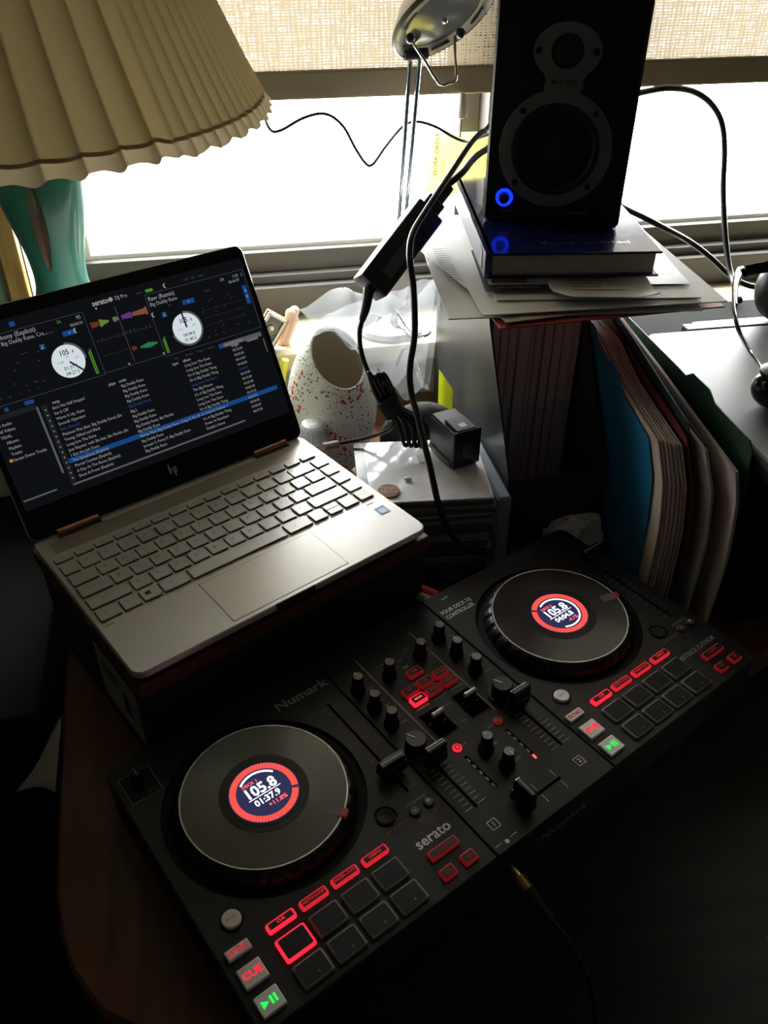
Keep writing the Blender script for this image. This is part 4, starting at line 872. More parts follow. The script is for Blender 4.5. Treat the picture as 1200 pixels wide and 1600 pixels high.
# book under the loudspeaker
bk = empty('thick_book', (.152, .352, .3080), R2(-8.4), 'thick dark blue hardcover book lying under the loudspeaker', 'book')
BW, BL_ = .184, .285; BH = SPX[2] - .3083
MB().box(.004, BW - .005, .005, BL_ - .005, .0025, BH - .0025).build('page_block', 'book_pages', bk)
MB().box(0, BW, 0, BL_, 0, .0027, .0006).build('cover', 'book_blue', bk); cv = MB().box(0, BW, 0, BL_, BH - .0027, BH, .0006).build('cover', 'book_blue', bk)
MB().rbox(-.004, .004, 0, BL_, 0, BH, .0035, 3).build('spine', 'book_blue', bk)
MB().box(-.0046, -.0038, .022, .040, .004, BH - .004).build('spine_sticker', 'book_sticker', bk)
MB().text('Edited by', .0100, .108, .050, BH + .0002, bold=.01).text('Virginia Carmichael', .0125, .108, .030, BH + .0002, bold=.015).build('title_print', 'book_print', cv)

# loose paper under the book
def sheet(name, cx, cy, z, w, d, rz, mat, label, cat='paper', curl=0.0, th=.0012, group='papers under the book', seed=0, clip=0.0):
    def fn(u, v):
        e = max(0, abs(u - .5) - .3) + max(0, .3 - v) * .6
        return Vector(((u - .5) * w, (v - .5) * d, curl * e * e * 12 * (1 if (u + v) < 1.1 else .3)))
    o = MB().grid(fn, 10, 10, th).build(name, mat, None, True, 40, loc=(cx, cy, z), rot=(0, 0, R2(rz))); return tag(o, label, cat, group)
PZ0 = .2885
sheet('red_folder', .262, .435, PZ0, .250, .318, 2, 'tab_red', 'red paper folder at the bottom of the paper pile on the magazine file', 'folder', th=.0016)
sheet('paper_sheet', .245, .440, PZ0 + .0022, .268, .312, -6, 'paper_white', 'lowest white sheet sticking out left in the pile under the book')
sheet('paper_sheet', .252, .450, PZ0 + .0042, .236, .330, 5, 'paper_warm', 'greyish sheet in the middle of the pile under the book')
sheet('paper_sheet', .225, .462, PZ0 + .0062, .216, .300, 10, 'paper_white', 'white printed sheet poking out at the left of the paper pile')
sheet('paper_sheet', .268, .440, PZ0 + .0082, .262, .318, -3, 'paper_white', 'broad white sheet near the top of the pile under the book')
sheet('paper_sheet', .282, .452, PZ0 + .0104, .216, .306, -9, 'paper_white', 'white sheet with curled right corner on top of the pile', curl=.0)
sheet('photo_page', .338, .430, PZ0 + .0124, .095, .215, -9, 'paper_photo', 'glossy dark grey photo page right of the book', th=.0005)
fl = sheet('flyer', .207, .386, PZ0 + .0140, .108, .124, -9, 'ink_black', 'black-bordered flyer with a red picture under the book front', th=.0004)
MB().box(-.048, .030, -.045, .050, .0002, .0005).build('flyer_picture', 'paper_white', fl); MB().box(-.044, -.006, -.040, .030, .0005, .0007).build('picture_red', 'art_red', fl); MB().text('Mixed Emotions', .0065, -.040, -.053, .0008, ax='LEFT').build('flyer_print', 'print_white', fl)
rc = sheet('receipt', .268, .330, PZ0 + .0158, .110, .088, -12, 'paper_warm', 'creased paper receipt lying at the pile front below the book', curl=.004, th=.0004)
m = MB(); r = random.Random(3)
for i in range(8):
    m.box(-.030, -.030 + .06 * (.5 + .5 * r.random()), .036 - i * .0085, .0365 - i * .0085 + .0012, .0010, .0013)
m.build('receipt_print', 'ink_grey', rc)
# columns of fine print on the sheet at the left
m = MB()
for i in range(14): m.box(.116 + .0005 * i, .130 + .0007 * i, .380 + i * .0075, .3815 + i * .0075, PZ0 + .0098, PZ0 + .0100)
tag(m.build('price_list', 'ink_grey'), 'small column of grey print on the left white sheet', 'print')

# magazine file with magazines
mh = empty('magazine_file', (0, 0, 0), 0, 'black cardboard magazine file with slanted sides under the paper pile', 'magazine file')
side = [(.620, 0), (.620, .2870), (.400, .2870), (.386, .240), (.290, .120), (.275, .100), (.270, 0)]
for x in (.1695, .2895 - .0025):
    MY = Matrix(((0, 0, 1, x), (1, 0, 0, 0), (0, 1, 0, 0), (0, 0, 0, 1)))
    MB().prism(side[::-1], 0, .0025, M=MY).build('side_panel', 'holder_black', mh)
MB().box(.1720, .2870, .2705, .2730, 0, .100).build('front_lip', 'holder_black', mh); MB().box(.1720, .2870, .6175, .6200, 0, .287).build('back_panel', 'holder_black', mh); MB().box(.1720, .2870, .273, .6175, 0, .0025).build('bottom', 'holder_black', mh)
ORD = ['first', 'second', 'third', 'fourth', 'fifth', 'sixth', 'seventh', 'eighth', 'ninth', 'tenth', 'eleventh', 'twelfth']
x = .1760; r = random.Random(11)
for i in range(11):
    w = (.0135 if i in (3, 7) else .0105) * (.85 + .3 * r.random()); 
    if x + w > .2865: break
    f0 = .385 + .012 * r.random()
    mg = empty('magazine', (x, f0, .003), 0, f'{ORD[i]} magazine from the left, upright in the black magazine file', 'magazine', 'magazines in the black file')
    MB().box(.0005, w - .0005, .001, .200, 0, .268 + .006 * r.random()).build('pages', 'magazine_paper', mg)
    MB().box(0, .0007, 0, .201, 0, .276).box(w - .0007, w, 0, .201, 0, .276).build('cover', ('magazine_cover', 'magazine_dark', 'magazine_paper')[i % 3], mg)
    x += w + .0004

# ------------------------------------------------------------------ upright folders and documents, right of the magazine file
def upright(name, outline, x, th, mat, label, cat='folder', lean=0.0, bow=0.0, group='upright folders', corner=3):
    """sheet standing in the y-z plane: outline [(y, z)] up the front edge to the corner point, then along the top to the back edge; bowed in x"""
    pts = [Vector((y, z)) for y, z in outline]
    F = pts[:corner + 1]; T = pts[corner:-1]; back = pts[-1].x
    def along(P, t):
        L = [0.0]
        for p, q_ in zip(P, P[1:]): L.append(L[-1] + (q_ - p).length)
        d = t * L[-1]
        for i in range(len(P) - 1):
            if d <= L[i + 1] + 1e-9: return P[i].lerp(P[i + 1], (d - L[i]) / max(1e-9, L[i + 1] - L[i]))
        return P[-1]
    c00, c10, c01, c11 = F[0], Vector((back, 0)), F[-1], T[-1]
    def fn(u, v):
        f = along(F, v); t = along(T, u); bt = c00.lerp(c10, u); bk_ = c10.lerp(c11, v)
        p = bt * (1 - v) + t * v + f * (1 - u) + bk_ * u - (c00 * (1 - u) * (1 - v) + c10 * u * (1 - v) + c01 * (1 - u) * v + c11 * u * v)
        return Vector((lean * p.y + bow * math.sin(p.y * 14) * (.45 - p.x) * 2, p.x, p.y))
    m = MB().grid(fn, 18, 18, th)
    return tag(m.build(name, mat, None, True, 40, loc=(x, 0, .0004)), label, cat, group)
upright('blue_folder', [(.168, 0), (.178, .100), (.186, .145), (.208, .180), (.286, .198), (.292, .212), (.352, .218), (.368, .236), (.40, .236), (.40, 0)], .2925, .0012, 'folder_blue', 'bright blue paper folder standing at the front of the upright files', bow=.006)
r = random.Random(21)
CO = [(.150, 0), (.158, .10), (.170, .150), (.194, .186), (.30, .204), (.36, .226), (.40, .228), (.40, 0)]
for i in range(7):
    d = .004 * (r.random() - .5); o = [(y + d - .0028 * i if y < .39 else y, z + d * .5) for y, z in CO]
    upright('document_sheaf', o, .2955 + i * .0030, .0018, ('paper_cream', 'paper_warm', 'paper_white', 'paper_cream', 'paper_warm', 'sticky_yellow' if False else 'paper_cream', 'paper_warm')[i], f'{ORD[i]} cream document sheaf behind the blue folder, counting rightwards', 'documents', bow=.006, group='documents behind the blue folder')
upright('red_folder', [(.128, 0), (.136, .10), (.150, .150), (.180, .194), (.33, .222), (.40, .240), (.41, 0)], .3192, .0016, 'folder_red', 'dark red paper folder standing between cream documents and grey papers', bow=.006)
upright('dark_folder', [(.130, 0), (.142, .10), (.160, .165), (.190, .205), (.34, .236), (.42, .248), (.42, 0)], .3222, .0016, 'folder_dark', 'dark blue-black folder behind the red folder', bow=.005)
upright('grey_papers', [(.118, 0), (.122, .10), (.134, .155), (.160, .190), (.30, .205), (.42, .225), (.42, 0)], .3310, .0030, 'paper_grey', 'grey paper bundle right of the dark red folder', 'documents', bow=.006)
upright('dark_folder', [(.128, 0), (.136, .10), (.150, .150), (.172, .190), (.33, .210), (.42, .230), (.42, 0)], .3360, .0016, 'folder_dark', 'dark folder between the two grey paper bundles', bow=.005)
upright('grey_papers', [(.100, 0), (.103, .10), (.112, .160), (.124, .186), (.30, .212), (.42, .226), (.42, 0)], .3450, .0035, 'paper_warm', 'outer grey-white paper bundle with bent front corner beside the green folder', 'documents', bow=.006)
upright('green_folder', [(.118, 0), (.122, .165), (.128, .206), (.136, .214), (.205, .216), (.215, .224), (.255, .226), (.262, .217), (.44, .220), (.44, 0)], .3590, .0014, 'folder_green', 'dark green tabbed folder standing rightmost, against the grey laptop lid', bow=.002)

# closed laptop on a black box at the right
bb_ = tag(MB().box(.366, .78, .100, .520, 0, .184, .004).build('black_box', 'cabinet_dark'), 'big black box under the closed grey laptop at the right', 'box')
cl = empty('closed_laptop', (.364, .075, .1845), R2(-1.5), 'closed grey laptop with a star logo lying beside the green folder', 'laptop')
MB().rbox(0, .40, 0, .330, 0, .012, .012, 5, .001).build('base', 'body_plastic', cl)
ld = MB().rbox(0, .40, 0, .325, .0125, .0200, .014, 6, .002).build('lid', 'lid_grey', cl)
lg = MB()
cx, cy = .120, .130
for k in range(6):
    a = R2(30 + 60 * k); L_ = .016 if k in (0, 3) else .010
    d = Vector((math.cos(a), math.sin(a))); q = Vector((-d.y, d.x)) * .0011
    p0 = Vector((cx, cy)); p1 = p0 + d * L_
    lg.prism([tuple(p0 - q), tuple(p1), tuple(p0 + q)], .0201, .0204)
lg.text('VANTIX', .0070, cx + .004, cy - .017, .0203); lg.build('lid_logo', 'lid_logo', ld)
hb = MB().box(.06, .34, .327, .345, .004, .020, .002).build('hinge_bar', 'hinge_silver', cl)
MB().box(.08, .32, .345, .357, .002, .016, .001).build('hinge_cover', 'gloss_black', cl)

# headphones lying on the closed laptop
hp = empty('headphones', (0, 0, 0), 0, 'black and silver headphones at the right edge, resting on the closed laptop', 'headphones')
CUP1 = (0.5514, 0.4070, 0.2450); CUP2 = (0.4268, 0.2071, 0.2250)
band = [(CUP2[0] - .004, CUP2[1] + .014, CUP2[2] + .008), (0.4335, 0.2777, 0.2360), (0.3932, 0.2500, 0.2774), (0.4059, 0.2850, 0.2878), (0.4248, 0.3200, 0.2940), (0.4468, 0.3500, 0.2935), (0.4775, 0.3850, 0.2812), (CUP1[0] - .030, CUP1[1] - .012, CUP1[2] + .036), (CUP1[0] - .006, CUP1[1] - .004, CUP1[2] + .030)]
MB().tube(band, .0068, 10, 8, flat=.35).build('headband', 'gloss_black', hp, True, 50)
MB().tube([Vector(p) + Vector((-.001, -.004, .002)) for p in band[3:6]], .0045, 8, 8, flat=.3).build('band_trim', 'chrome', hp, True, 50)
MB().ball(CUP1, .0395, (.80, .8, 1.0), 28, 18).build('ear_cup', 'ear_cushion', hp, True)
MB().ball(CUP2, .0255, (1, 1, .8), 28, 18).build('ear_cup', 'gloss_black', hp, True)
MB().lathe([(.017, .0), (.021, .003), (.021, .007), (.015, .010)], 28, M=frame((CUP2[0], CUP2[1], CUP2[2] + .0135), (1, 0, 0), (0, 1, 0))).build('cup_ring', 'screw_dark', hp, True, 40)

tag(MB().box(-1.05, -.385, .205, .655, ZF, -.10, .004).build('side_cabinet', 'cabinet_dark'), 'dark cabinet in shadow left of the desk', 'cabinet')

# ------------------------------------------------------------------ pleated table lamp
LX, LY = -.297, .462
lm = empty('table_lamp', (LX, LY, 0), 0, 'table lamp with cream pleated shade and teal ceramic base by the window', 'lamp')
prof = [(.050, 0), (.056, .006), (.052, .016), (.040, .030), (.040, .06), (.050, .12), (.056, .18), (.050, .225), (.040, .256), (.030, .285), (.0275, .305), (.030, .330), (.036, .355), (.043, .385), (.048, .420), (.046, .450), (.034, .480), (.018, .495), (.014, .50)]
pp = catmull([Vector((a, b, 0)) for a, b in prof], 4)
MB().lathe([(max(.002, p.x), p.y) for p in pp], 48).build('ceramic_body', 'teal_ceramic', lm, True, 60)
# leaf-shaped slit let into the body towards the camera
def slit(u, v):
    t = v; w = .0075 * math.sin(math.pi * min(1, t * 1.0)) ** .8 * (1 - .25 * t)
    z = .318 + .105 * t; r0 = .0285 + (z - .305) * .17 if z < .42 else .0478
    a = R2(-96) + (u - .5) * 2 * w / r0 + .10 * t
    rr = r0 + .0022 - .0016 * (1 - abs(u - .5) * 2)
    return Vector((rr * math.cos(a), rr * math.sin(a), z))
MB().grid(slit, 8, 16).build('leaf_slit', 'slit_brown', lm, True)
MB().cyl((0, 0, .495), (0, 0, .56), .008, .008).build('lamp_socket', 'gold', lm, True, 40)
# shade: pleated cone, its rim a bit off centre, large soft folds left of a seam and fine pleats right of it
SX, SY, RZ0, RB, RT, SHH = -.336 - LX, .430 - LY, .474, .265, .150, .30
SEAM = R2(-48)
def shade_pt(a, v):
    rr = RB + (RT - RB) * v ** .92 + .006 * math.sin(math.pi * v) * -1
    d = (a - SEAM + math.pi) % (2 * math.pi) - math.pi
    fine = d > 0
    if fine: k = .0026 * abs(math.sin(a * 55)) + .0095
    else: k = .0085 * abs(math.sin(a * 26)) ** .8 - .0035
    rr += k * (1 - .45 * v)
    return Vector((SX + rr * math.cos(a), SY + rr * math.sin(a), RZ0 + SHH * v + (.0020 * math.sin(a * 52) if v < .02 else 0)))
NA = 1080
MB().grid(lambda u, v: shade_pt(u * 2 * math.pi, .036 + .964 * v), NA, 12).build('pleated_shade', 'shade_fabric', lm, True)
MB().grid(lambda u, v: shade_pt(u * 2 * math.pi, .046 * v) + Vector((math.cos(u * 2 * math.pi), math.sin(u * 2 * math.pi), 0)) * .0003, NA, 2).build('shade_hem', 'shade_hem', lm, True)
sr = MB(); 
sr.tube([(SX + (RT - .003) * math.cos(2 * math.pi * k / 40), SY + (RT - .003) * math.sin(2 * math.pi * k / 40), RZ0 + SHH - .01) for k in range(41)], .002, 6, 1)
for k in range(3):
    a = 2 * math.pi * k / 3; sr.tube([(SX + RT * .97 * math.cos(a), SY + RT * .97 * math.sin(a), RZ0 + SHH - .01), (0, 0, .60)], .002, 6, 1)
sr.tube([(0, 0, .55), (0, 0, .60)], .004, 8, 1); sr.build('shade_spider', 'chrome', lm, True)
MB().ball((0, 0, .60), .028, (1, 1, 1.2)).build('bulb', 'cap_white', lm, True)
cable('lamp_cord', [(-0.0554, 0.6600, 0.4370), (-0.0490, 0.6900, 0.4067), (-0.0406, 0.7000, 0.3883), (-0.0273, 0.7000, 0.3885), (0.0026, 0.7000, 0.4020), (0.0303, 0.7000, 0.4056), (0.0526, 0.7000, 0.3908), (0.0699, 0.7000, 0.3607), (0.0836, 0.7000, 0.3413), (0.0933, 0.7000, 0.3408), (0.1100, 0.7000, 0.3614), (0.1325, 0.7000, 0.3853), (0.1515, 0.7000, 0.3917), (0.1781, 0.7000, 0.3844), (0.2008, 0.6900, 0.3728), (0.2160, 0.6800, 0.3688), (0.2273, 0.6600, 0.3776), (0.2437, 0.6400, 0.3892)], .0021, 'thin black lamp cord waving across the bright window', 'cord')

# ------------------------------------------------------------------ desk lamp with round head on two rods
dl = empty('desk_lamp', (.112, .675, .110), 0, 'silver desk lamp with round tilted head on two thin rods', 'lamp')
def rel(p, o=(.112, .675, .110)): return Vector(p) - Vector(o)
MB().lathe([(.048, 0), (.050, .004), (.046, .010), (.012, .016)], 40).build('lamp_base', 'lamp_silver', dl, True, 40)
for a, b in (((0.1329, 0.6600, 0.4725), (0.1229, 0.6650, 0.2865)), ((0.1450, 0.6600, 0.4722), (0.1326, 0.6650, 0.2928))):
    A, B = rel(a), rel(b); d = (B - A).normalized(); E_ = B + d * ((B.z - .012) / -d.z)
    MB().cyl(tuple(A), tuple(E_), .0030, .0030, 12).build('rod', 'chrome', dl, True, 40)
HC = rel((0.1686, 0.6400, 0.5193)); HN = Vector((.34, -.62, -.70)).normalized()
MH = frame(HC, HN.orthogonal(), HN.cross(HN.orthogonal()))
if MH.col[2].to_3d().dot(HN) < 0: MH = frame(HC, HN.orthogonal(), -HN.cross(HN.orthogonal()))
HR = .068
MB().lathe([(.004, -.040), (.022, -.038), (.048, -.026), (.064, -.008), (HR, 0), (HR, .003), (.062, .003), (.050, -.001)], 64, M=MH, cap=False).build('lamp_head', 'lamp_silver', dl, True, 45)
MB().lathe([(HR + .0008, -.002), (HR + .0012, .002), (HR - .001, .0036), (HR - .002, .0030)], 64, M=MH, cap=False).build('rim', 'lamp_dark', dl, True, 45)
MB().lathe([(.050, -.0015), (.0001, -.0008)], 48, M=MH, cap=False).build('glass_cover', 'lamp_glass', dl, True)
MB().ball((-.008, .004, 0), .004, M=MH).build('bulb', 'chrome', dl, True)
for a in range(6):
    sl = MB(); n = 6; t0 = R2(a * 60 + 8); t1 = R2(a * 60 + 34)
    P = [(.0545 * math.cos(t0 + (t1 - t0) * k / n), .0545 * math.sin(t0 + (t1 - t0) * k / n)) for k in range(n + 1)]; Q = [(.0570 * math.cos(t0 + (t1 - t0) * k / n), .0570 * math.sin(t0 + (t1 - t0) * k / n)) for k in range(n + 1)]
    sl.prism(Q + P[::-1], .0020, .0036, M=MH).build('vent_slot', 'lamp_dark', dl)
MB().tube([rel((0.1213, 0.6150, 0.5008)), rel((0.1381, 0.6050, 0.4785)), rel((0.1550, 0.6000, 0.4542)), rel((0.1660, 0.6000, 0.4546)), rel((0.1760, 0.6000, 0.4584)), rel((0.1751, 0.6070, 0.4806)), rel((0.1761, 0.6150, 0.5023))], .0017, 8, 2).build('wire_handle', 'chrome', dl, True)
for p_ in (rel((0.1226, 0.6170, 0.5006)), rel((0.1835, 0.6170, 0.5045))): MB().ball(p_, .0058).build('handle_pivot', 'lamp_dark', dl, True)
MB().tube([rel((0.1251, 0.6580, 0.4772)), rel((0.1541, 0.6580, 0.4779))], .007, 12, 1).build('knuckle', 'lamp_dark', dl, True, 40)

# yellow order sheet leaning on the window behind the loudspeaker
wo = empty('work_order', (0, 0, 0), 0, 'yellow work order form leaning against the window behind the cables', 'paper')
A, B, C_, D = Vector((0.1680, 0.7050, 0.2984)), Vector((0.2686, 0.6900, 0.2796)), Vector((0.2752, 0.7350, 0.3673)), Vector((0.1792, 0.7350, 0.3686))
MB().grid(lambda u, v: A * (1 - u) * (1 - v) + B * u * (1 - v) + C_ * u * v + D * (1 - u) * v, 6, 6, .0003).build('form_sheet', 'paper_yellow', wo, True)
ex_, ey_ = (B - A).normalized(), (D - A).normalized(); nrm_ = ex_.cross(ey_).normalized()
MW = frame(A + nrm_ * .0014 * (-1 if nrm_.y > 0 else 1), ey_, -ex_)
tw = MB(); tw.text('WORK ORDER', .0085, .022, -.012, 0, ax='LEFT', bold=.02, M=MW).text('N° 2281', .0060, .026, -.022, 0, ax='LEFT', bold=.01, M=MW); 
for k in range(5): tw.box(.012, .085, -.040 - .014 * k, -.0395 - .014 * k, -.0001, .0001, M=MW)
tw.build('form_print', 'ink_olive', wo)

# ------------------------------------------------------------------ laptop charger brick and cables
A, B = Vector((0.0407, 0.4150, 0.2848)), Vector((0.1216, 0.4800, 0.3454))
ax_ = (B - A).normalized(); 
toc = (Vector((-.129, -.486, .649)) - A).normalized(); fn_ = (toc - ax_ * toc.dot(ax_)).normalized(); ns_ = Vector((-.80, .12, .58)); ns_ = (ns_ - ax_ * ns_.dot(ax_)).normalized(); f2_ = ax_.cross(ns_); fn_ = f2_ if f2_.dot(fn_) > 0 else -f2_
MBk = frame(A, ax_, ax_.cross(fn_) * -1)
if MBk.col[2].to_3d().dot(fn_) < 0: MBk = frame(A, ax_, ax_.cross(fn_))
BLn = (B - A).length
br = empty('charger_brick', (0, 0, 0), 0, 'black laptop charger brick hanging over the paper pile, bright on its window side', 'charger')
MB().box(0, BLn, -.019, .019, -.030, 0, .003, 3, M=MBk).build('brick_body', 'brick_black', br, False, 40)
MB().rbox(BLn * .16, BLn * .58, -.011, .003, -.0004, .0003, .002, 3, M=MBk).build('rating_label', 'brick_label', br)
MB().box(BLn, BLn + .018, -.012, .012, -.024, -.006, .002, M=MBk).box(BLn + .016, BLn + .045, -.0085, .0085, -.022, -.008, .003, M=MBk).build('mains_plug', 'brick_black', br)
PE = MBk @ Vector((BLn + .045, 0, -.015)); PS = MBk @ Vector((0, 0, -.015))
cable('mains_cable', [PE, (0.1676, 0.5250, 0.3712), (0.1899, 0.5600, 0.3759), (0.2165, 0.6000, 0.3756), (0.2528, 0.6500, 0.3709), (0.3192, 0.6850, 0.3625)], .0042, 'thick black mains cable from charger brick to behind the loudspeaker')
MB().tube([PS, (0.0310, 0.4150, 0.2599), (0.0264, 0.4150, 0.2448)], [.0065, .0040], 12, 4).build('strain_relief', 'brick_black', br, True, 40)
cable('charger_cable', [(0.0288, 0.4150, 0.2523), (0.0227, 0.4120, 0.2307), (0.0233, 0.4000, 0.2081), (0.0348, 0.3900, 0.1749), (0.0483, 0.3800, 0.1483), (0.0572, 0.3700, 0.1321)], .0029, 'black charger cable dropping from brick to the tied bundle')
bd = empty('cable_bundle', (0, 0, 0), 0, 'tied bundle of black charger cable standing on the CD cases', 'cable bundle')
lo_ = MB(); 
for k, (dx, dz) in enumerate(((0, 0), (.006, .003), (.011, -.002), (-.005, .001))):
    o = Vector((dx, dz * .6, 0))
    lo_.tube([Vector((0.0485, 0.3700, 0.1521)) + o, Vector((0.0380, 0.3750, 0.1725)) + o, Vector((0.0323, 0.3800, 0.1887)) + o + Vector((0, 0, .002 * k)), Vector((0.0365, 0.3750, 0.1892)) + o, Vector((0.0469, 0.3700, 0.1658)) + o], .0024, 8, 8)
for k, p in enumerate(((630, 694, .345), (638, 704, .340), (650, 698, .335), (660, 690, .335))):
    s0 = Vector((0.0527, 0.3680, 0.1510)) + Vector((.003 * k, 0, 0)); e = Vector((0.0617, 0.3400, 0.1178)) + Vector((.006 * k, -.002 * k, .001))
    lo_.tube([s0, s0.lerp(e, .45) + Vector((.004 * k, -.004, .004)), e, e + Vector((.006, .004, .002)), s0.lerp(e, .5) + Vector((.010 + .003 * k, .004, 0)), s0 + Vector((.004, .002, 0))], .0024, 8, 8)
lo_.build('cable_loops', 'cable_shine', bd, True)
MB().tube([(0.0458, 0.3720, 0.1632), (0.0560, 0.3650, 0.1455)], .0125, 16, 1).build('hook_loop_tie', 'velcro', bd, True, 40)
cable('charger_lead', [(0.0538, 0.3620, 0.1440), (0.0505, 0.3600, 0.1317), (0.0392, 0.3650, 0.1221), (0.0203, 0.3720, 0.1130), (0.0009, 0.3720, 0.1108), (-0.0178, 0.3650, 0.1137)], .0022, 'black lead running left from the bundle to the laptop plug', mat='cable_shine')
pg = MB(); pg.tube([(-0.0139, 0.3660, 0.1135), (-0.0332, 0.3520, 0.1191)], [.0040, .0052], 12, 1); tag(pg.build('charger_plug', 'paper_grey', None, True, 40), 'small grey charger plug at the laptop side', 'plug')
cable('speaker_cable', [(.272, .628, .430), (.262, .642, .432), (0.2242, 0.6150, 0.3992), (0.2052, 0.5800, 0.4023), (0.1802, 0.5400, 0.3993), (0.1416, 0.4800, 0.3841), (0.0958, 0.4100, 0.3652), (0.0740, 0.3750, 0.3540), (0.0665, 0.3550, 0.3379), (0.0678, 0.3400, 0.3093), (0.0644, 0.3150, 0.2708), (0.0569, 0.3000, 0.2422), (0.0559, 0.2900, 0.2175), (0.0590, 0.2620, 0.1944), (0.0628, 0.2250, 0.1620), (0.0711, 0.2130, 0.1203), (0.0870, 0.2150, 0.0779), (0.1099, 0.2250, 0.0458), (0.1386, 0.2350, 0.0239)], .0034, 'long black cable hanging in front of the CD cases from the loudspeaker')
cable('speaker_cable', [(.353, .5975, .408), (.385, .612, .425), (0.4460, 0.6350, 0.4310), (0.4796, 0.6400, 0.4321), (0.5183, 0.6500, 0.4245), (0.5472, 0.6500, 0.4086), (0.5687, 0.6500, 0.3838), (0.5818, 0.6500, 0.3485), (0.5861, 0.6400, 0.3035), (0.5896, 0.6200, 0.2555), (0.5908, 0.5900, 0.2100), (0.5864, 0.5600, 0.1933), (0.5625, 0.5000, 0.1911)], .0042, 'black cable looping out right of the loudspeaker across the window')
cable('audio_cable', [(.340, .602, .316), (.366, .615, .316), (0.4483, 0.6250, 0.2783), (0.4881, 0.6200, 0.2598), (0.5439, 0.6300, 0.2310), (0.5829, 0.6250, 0.2056), (0.6149, 0.6150, 0.1799), (0.6408, 0.6000, 0.1680), (0.6833, 0.5900, 0.1628)], .0042, 'black cable sloping down from the loudspeaker to the sill at right')
tag(MB().box(.43, .54, .632, .705, .1102, .162, .003).build('small_black_box', 'gloss_black'), 'small shiny black box on the sill behind the paper pile', 'box')

# clear plastic bag tucked behind the charger
A, B, C_, D = Vector((0.0020, 0.4550, 0.2375)), Vector((0.1353, 0.4700, 0.2547)), Vector((0.1082, 0.4200, 0.1359)), Vector((0.0521, 0.4150, 0.1497))
def bag(u, v, s_=0):
    p = A * (1 - u) * v + B * u * v + C_ * u * (1 - v) + D * (1 - u) * (1 - v)
    if v > .55: p = p + Vector((-.045 * max(0, .5 - u) * (v - .55) * 4.0, 0, 0))
    n = noise.noise(p * 26 + Vector((s_, 0, 0))) * .018 + noise.noise(p * 60 + Vector((0, s_, 0))) * .008 + .012 * math.sin(u * 9 + v * 5 + s_)
    return p + Vector((n * .3, n + .020 * s_, n * .4))
bg = empty('plastic_bag', (0, 0, 0), 0, 'crumpled clear plastic bag between the vase and the magazine file', 'bag')
MB().grid(lambda u, v: bag(u, v, 0), 40, 40).build('bag_front', 'bag_plastic', bg)
MB().grid(lambda u, v: bag(u, v, 1.3), 40, 40).build('bag_back', 'bag_plastic', bg)
tag(MB().grid(lambda u, v: Vector((.055 + .060 * u + .02 * v, .585 + .02 * v, .155 + .075 * v + .03 * u)), 4, 4, .0006).build('white_card', 'paper_white'), 'white card seen through the clear plastic bag', 'card')
tag(MB().ball((.112, .464, .050), .042, (1.32, .7, 1.19), 32, 20).build('felt_pouch', 'pouch_grey', None, True), 'dark grey felt pouch between vase and magazine file', 'pouch')

# ------------------------------------------------------------------ speckled vase
vz = empty('speckled_vase', (-.004, .478, 0), 0, 'cream egg-shaped vase speckled red and brown with a round side opening', 'vase')
HD = Vector((.16, -.40, .90)).normalized(); HQ = HD.to_track_quat('Z', 'Y').to_matrix()
def vase_fn(scale, cut):
    def fn(u, v):
        th = cut + (math.pi - cut) * v; ph = 2 * math.pi * u
        d = HQ @ Vector((math.sin(th) * math.cos(ph), math.sin(th) * math.sin(ph), math.cos(th)))
        zz = d.z; w = .0585 * (1.0 + .10 * -zz * (1 if zz > 0 else -.6)) * scale
        return Vector((d.x * w, d.y * w, max(.0 + (1 - scale) * .10, .103 + .107 * zz * (scale if zz < 0 else scale))))
    return fn
CUT = R2(39)
MB().grid(vase_fn(1.0, CUT), 64, 40).build('vase_body', 'speckled_glaze', vz, True)
MB().grid(vase_fn(.955, CUT), 64, 40).build('vase_lining', 'vase_inside', vz, True)
o1, i1 = vase_fn(1.0, CUT), vase_fn(.955, CUT)
MB().tube([(o1(k / 48, 0) + i1(k / 48, 0)) / 2 for k in range(49)], .0019, 8, 1).build('vase_rim', 'speckled_glaze', vz, True)

# small things around the vase
cb = empty('plastic_bottle', (-0.0370, 0.4200, 0.0860)[:2] + (0,), 0, 'small bottle with ridged white cap behind the laptop hinge', 'bottle')
MB().lathe([(.014, 0), (.019, .004), (.019, .070), (.012, .082), (.011, .088)], 28).build('bottle_body', 'clear_plastic', cb, True, 40)
bc = bmesh.new(); rows = []
for z, rr, d in ((.084, .0178, 0), (.090, .0178, 0), (.091, .0158, .0007), (.107, .0150, .0007), (.1125, .0125, .0004), (.1145, .008, 0)):
    rows.append([bc.verts.new(((rr + d * math.cos(k * math.pi)) * math.cos(2 * math.pi * k / 72), (rr + d * math.cos(k * math.pi)) * math.sin(2 * math.pi * k / 72), z)) for k in range(72)])
for P, Q in zip(rows, rows[1:]):
    for k in range(72): bc.faces.new((P[k], P[(k + 1) % 72], Q[(k + 1) % 72], Q[k]))
bc.faces.new(rows[-1]); me = bpy.data.meshes.new('cap'); bc.to_mesh(me); bc.free(); link('ridged_cap', me, 'cap_white', cb)

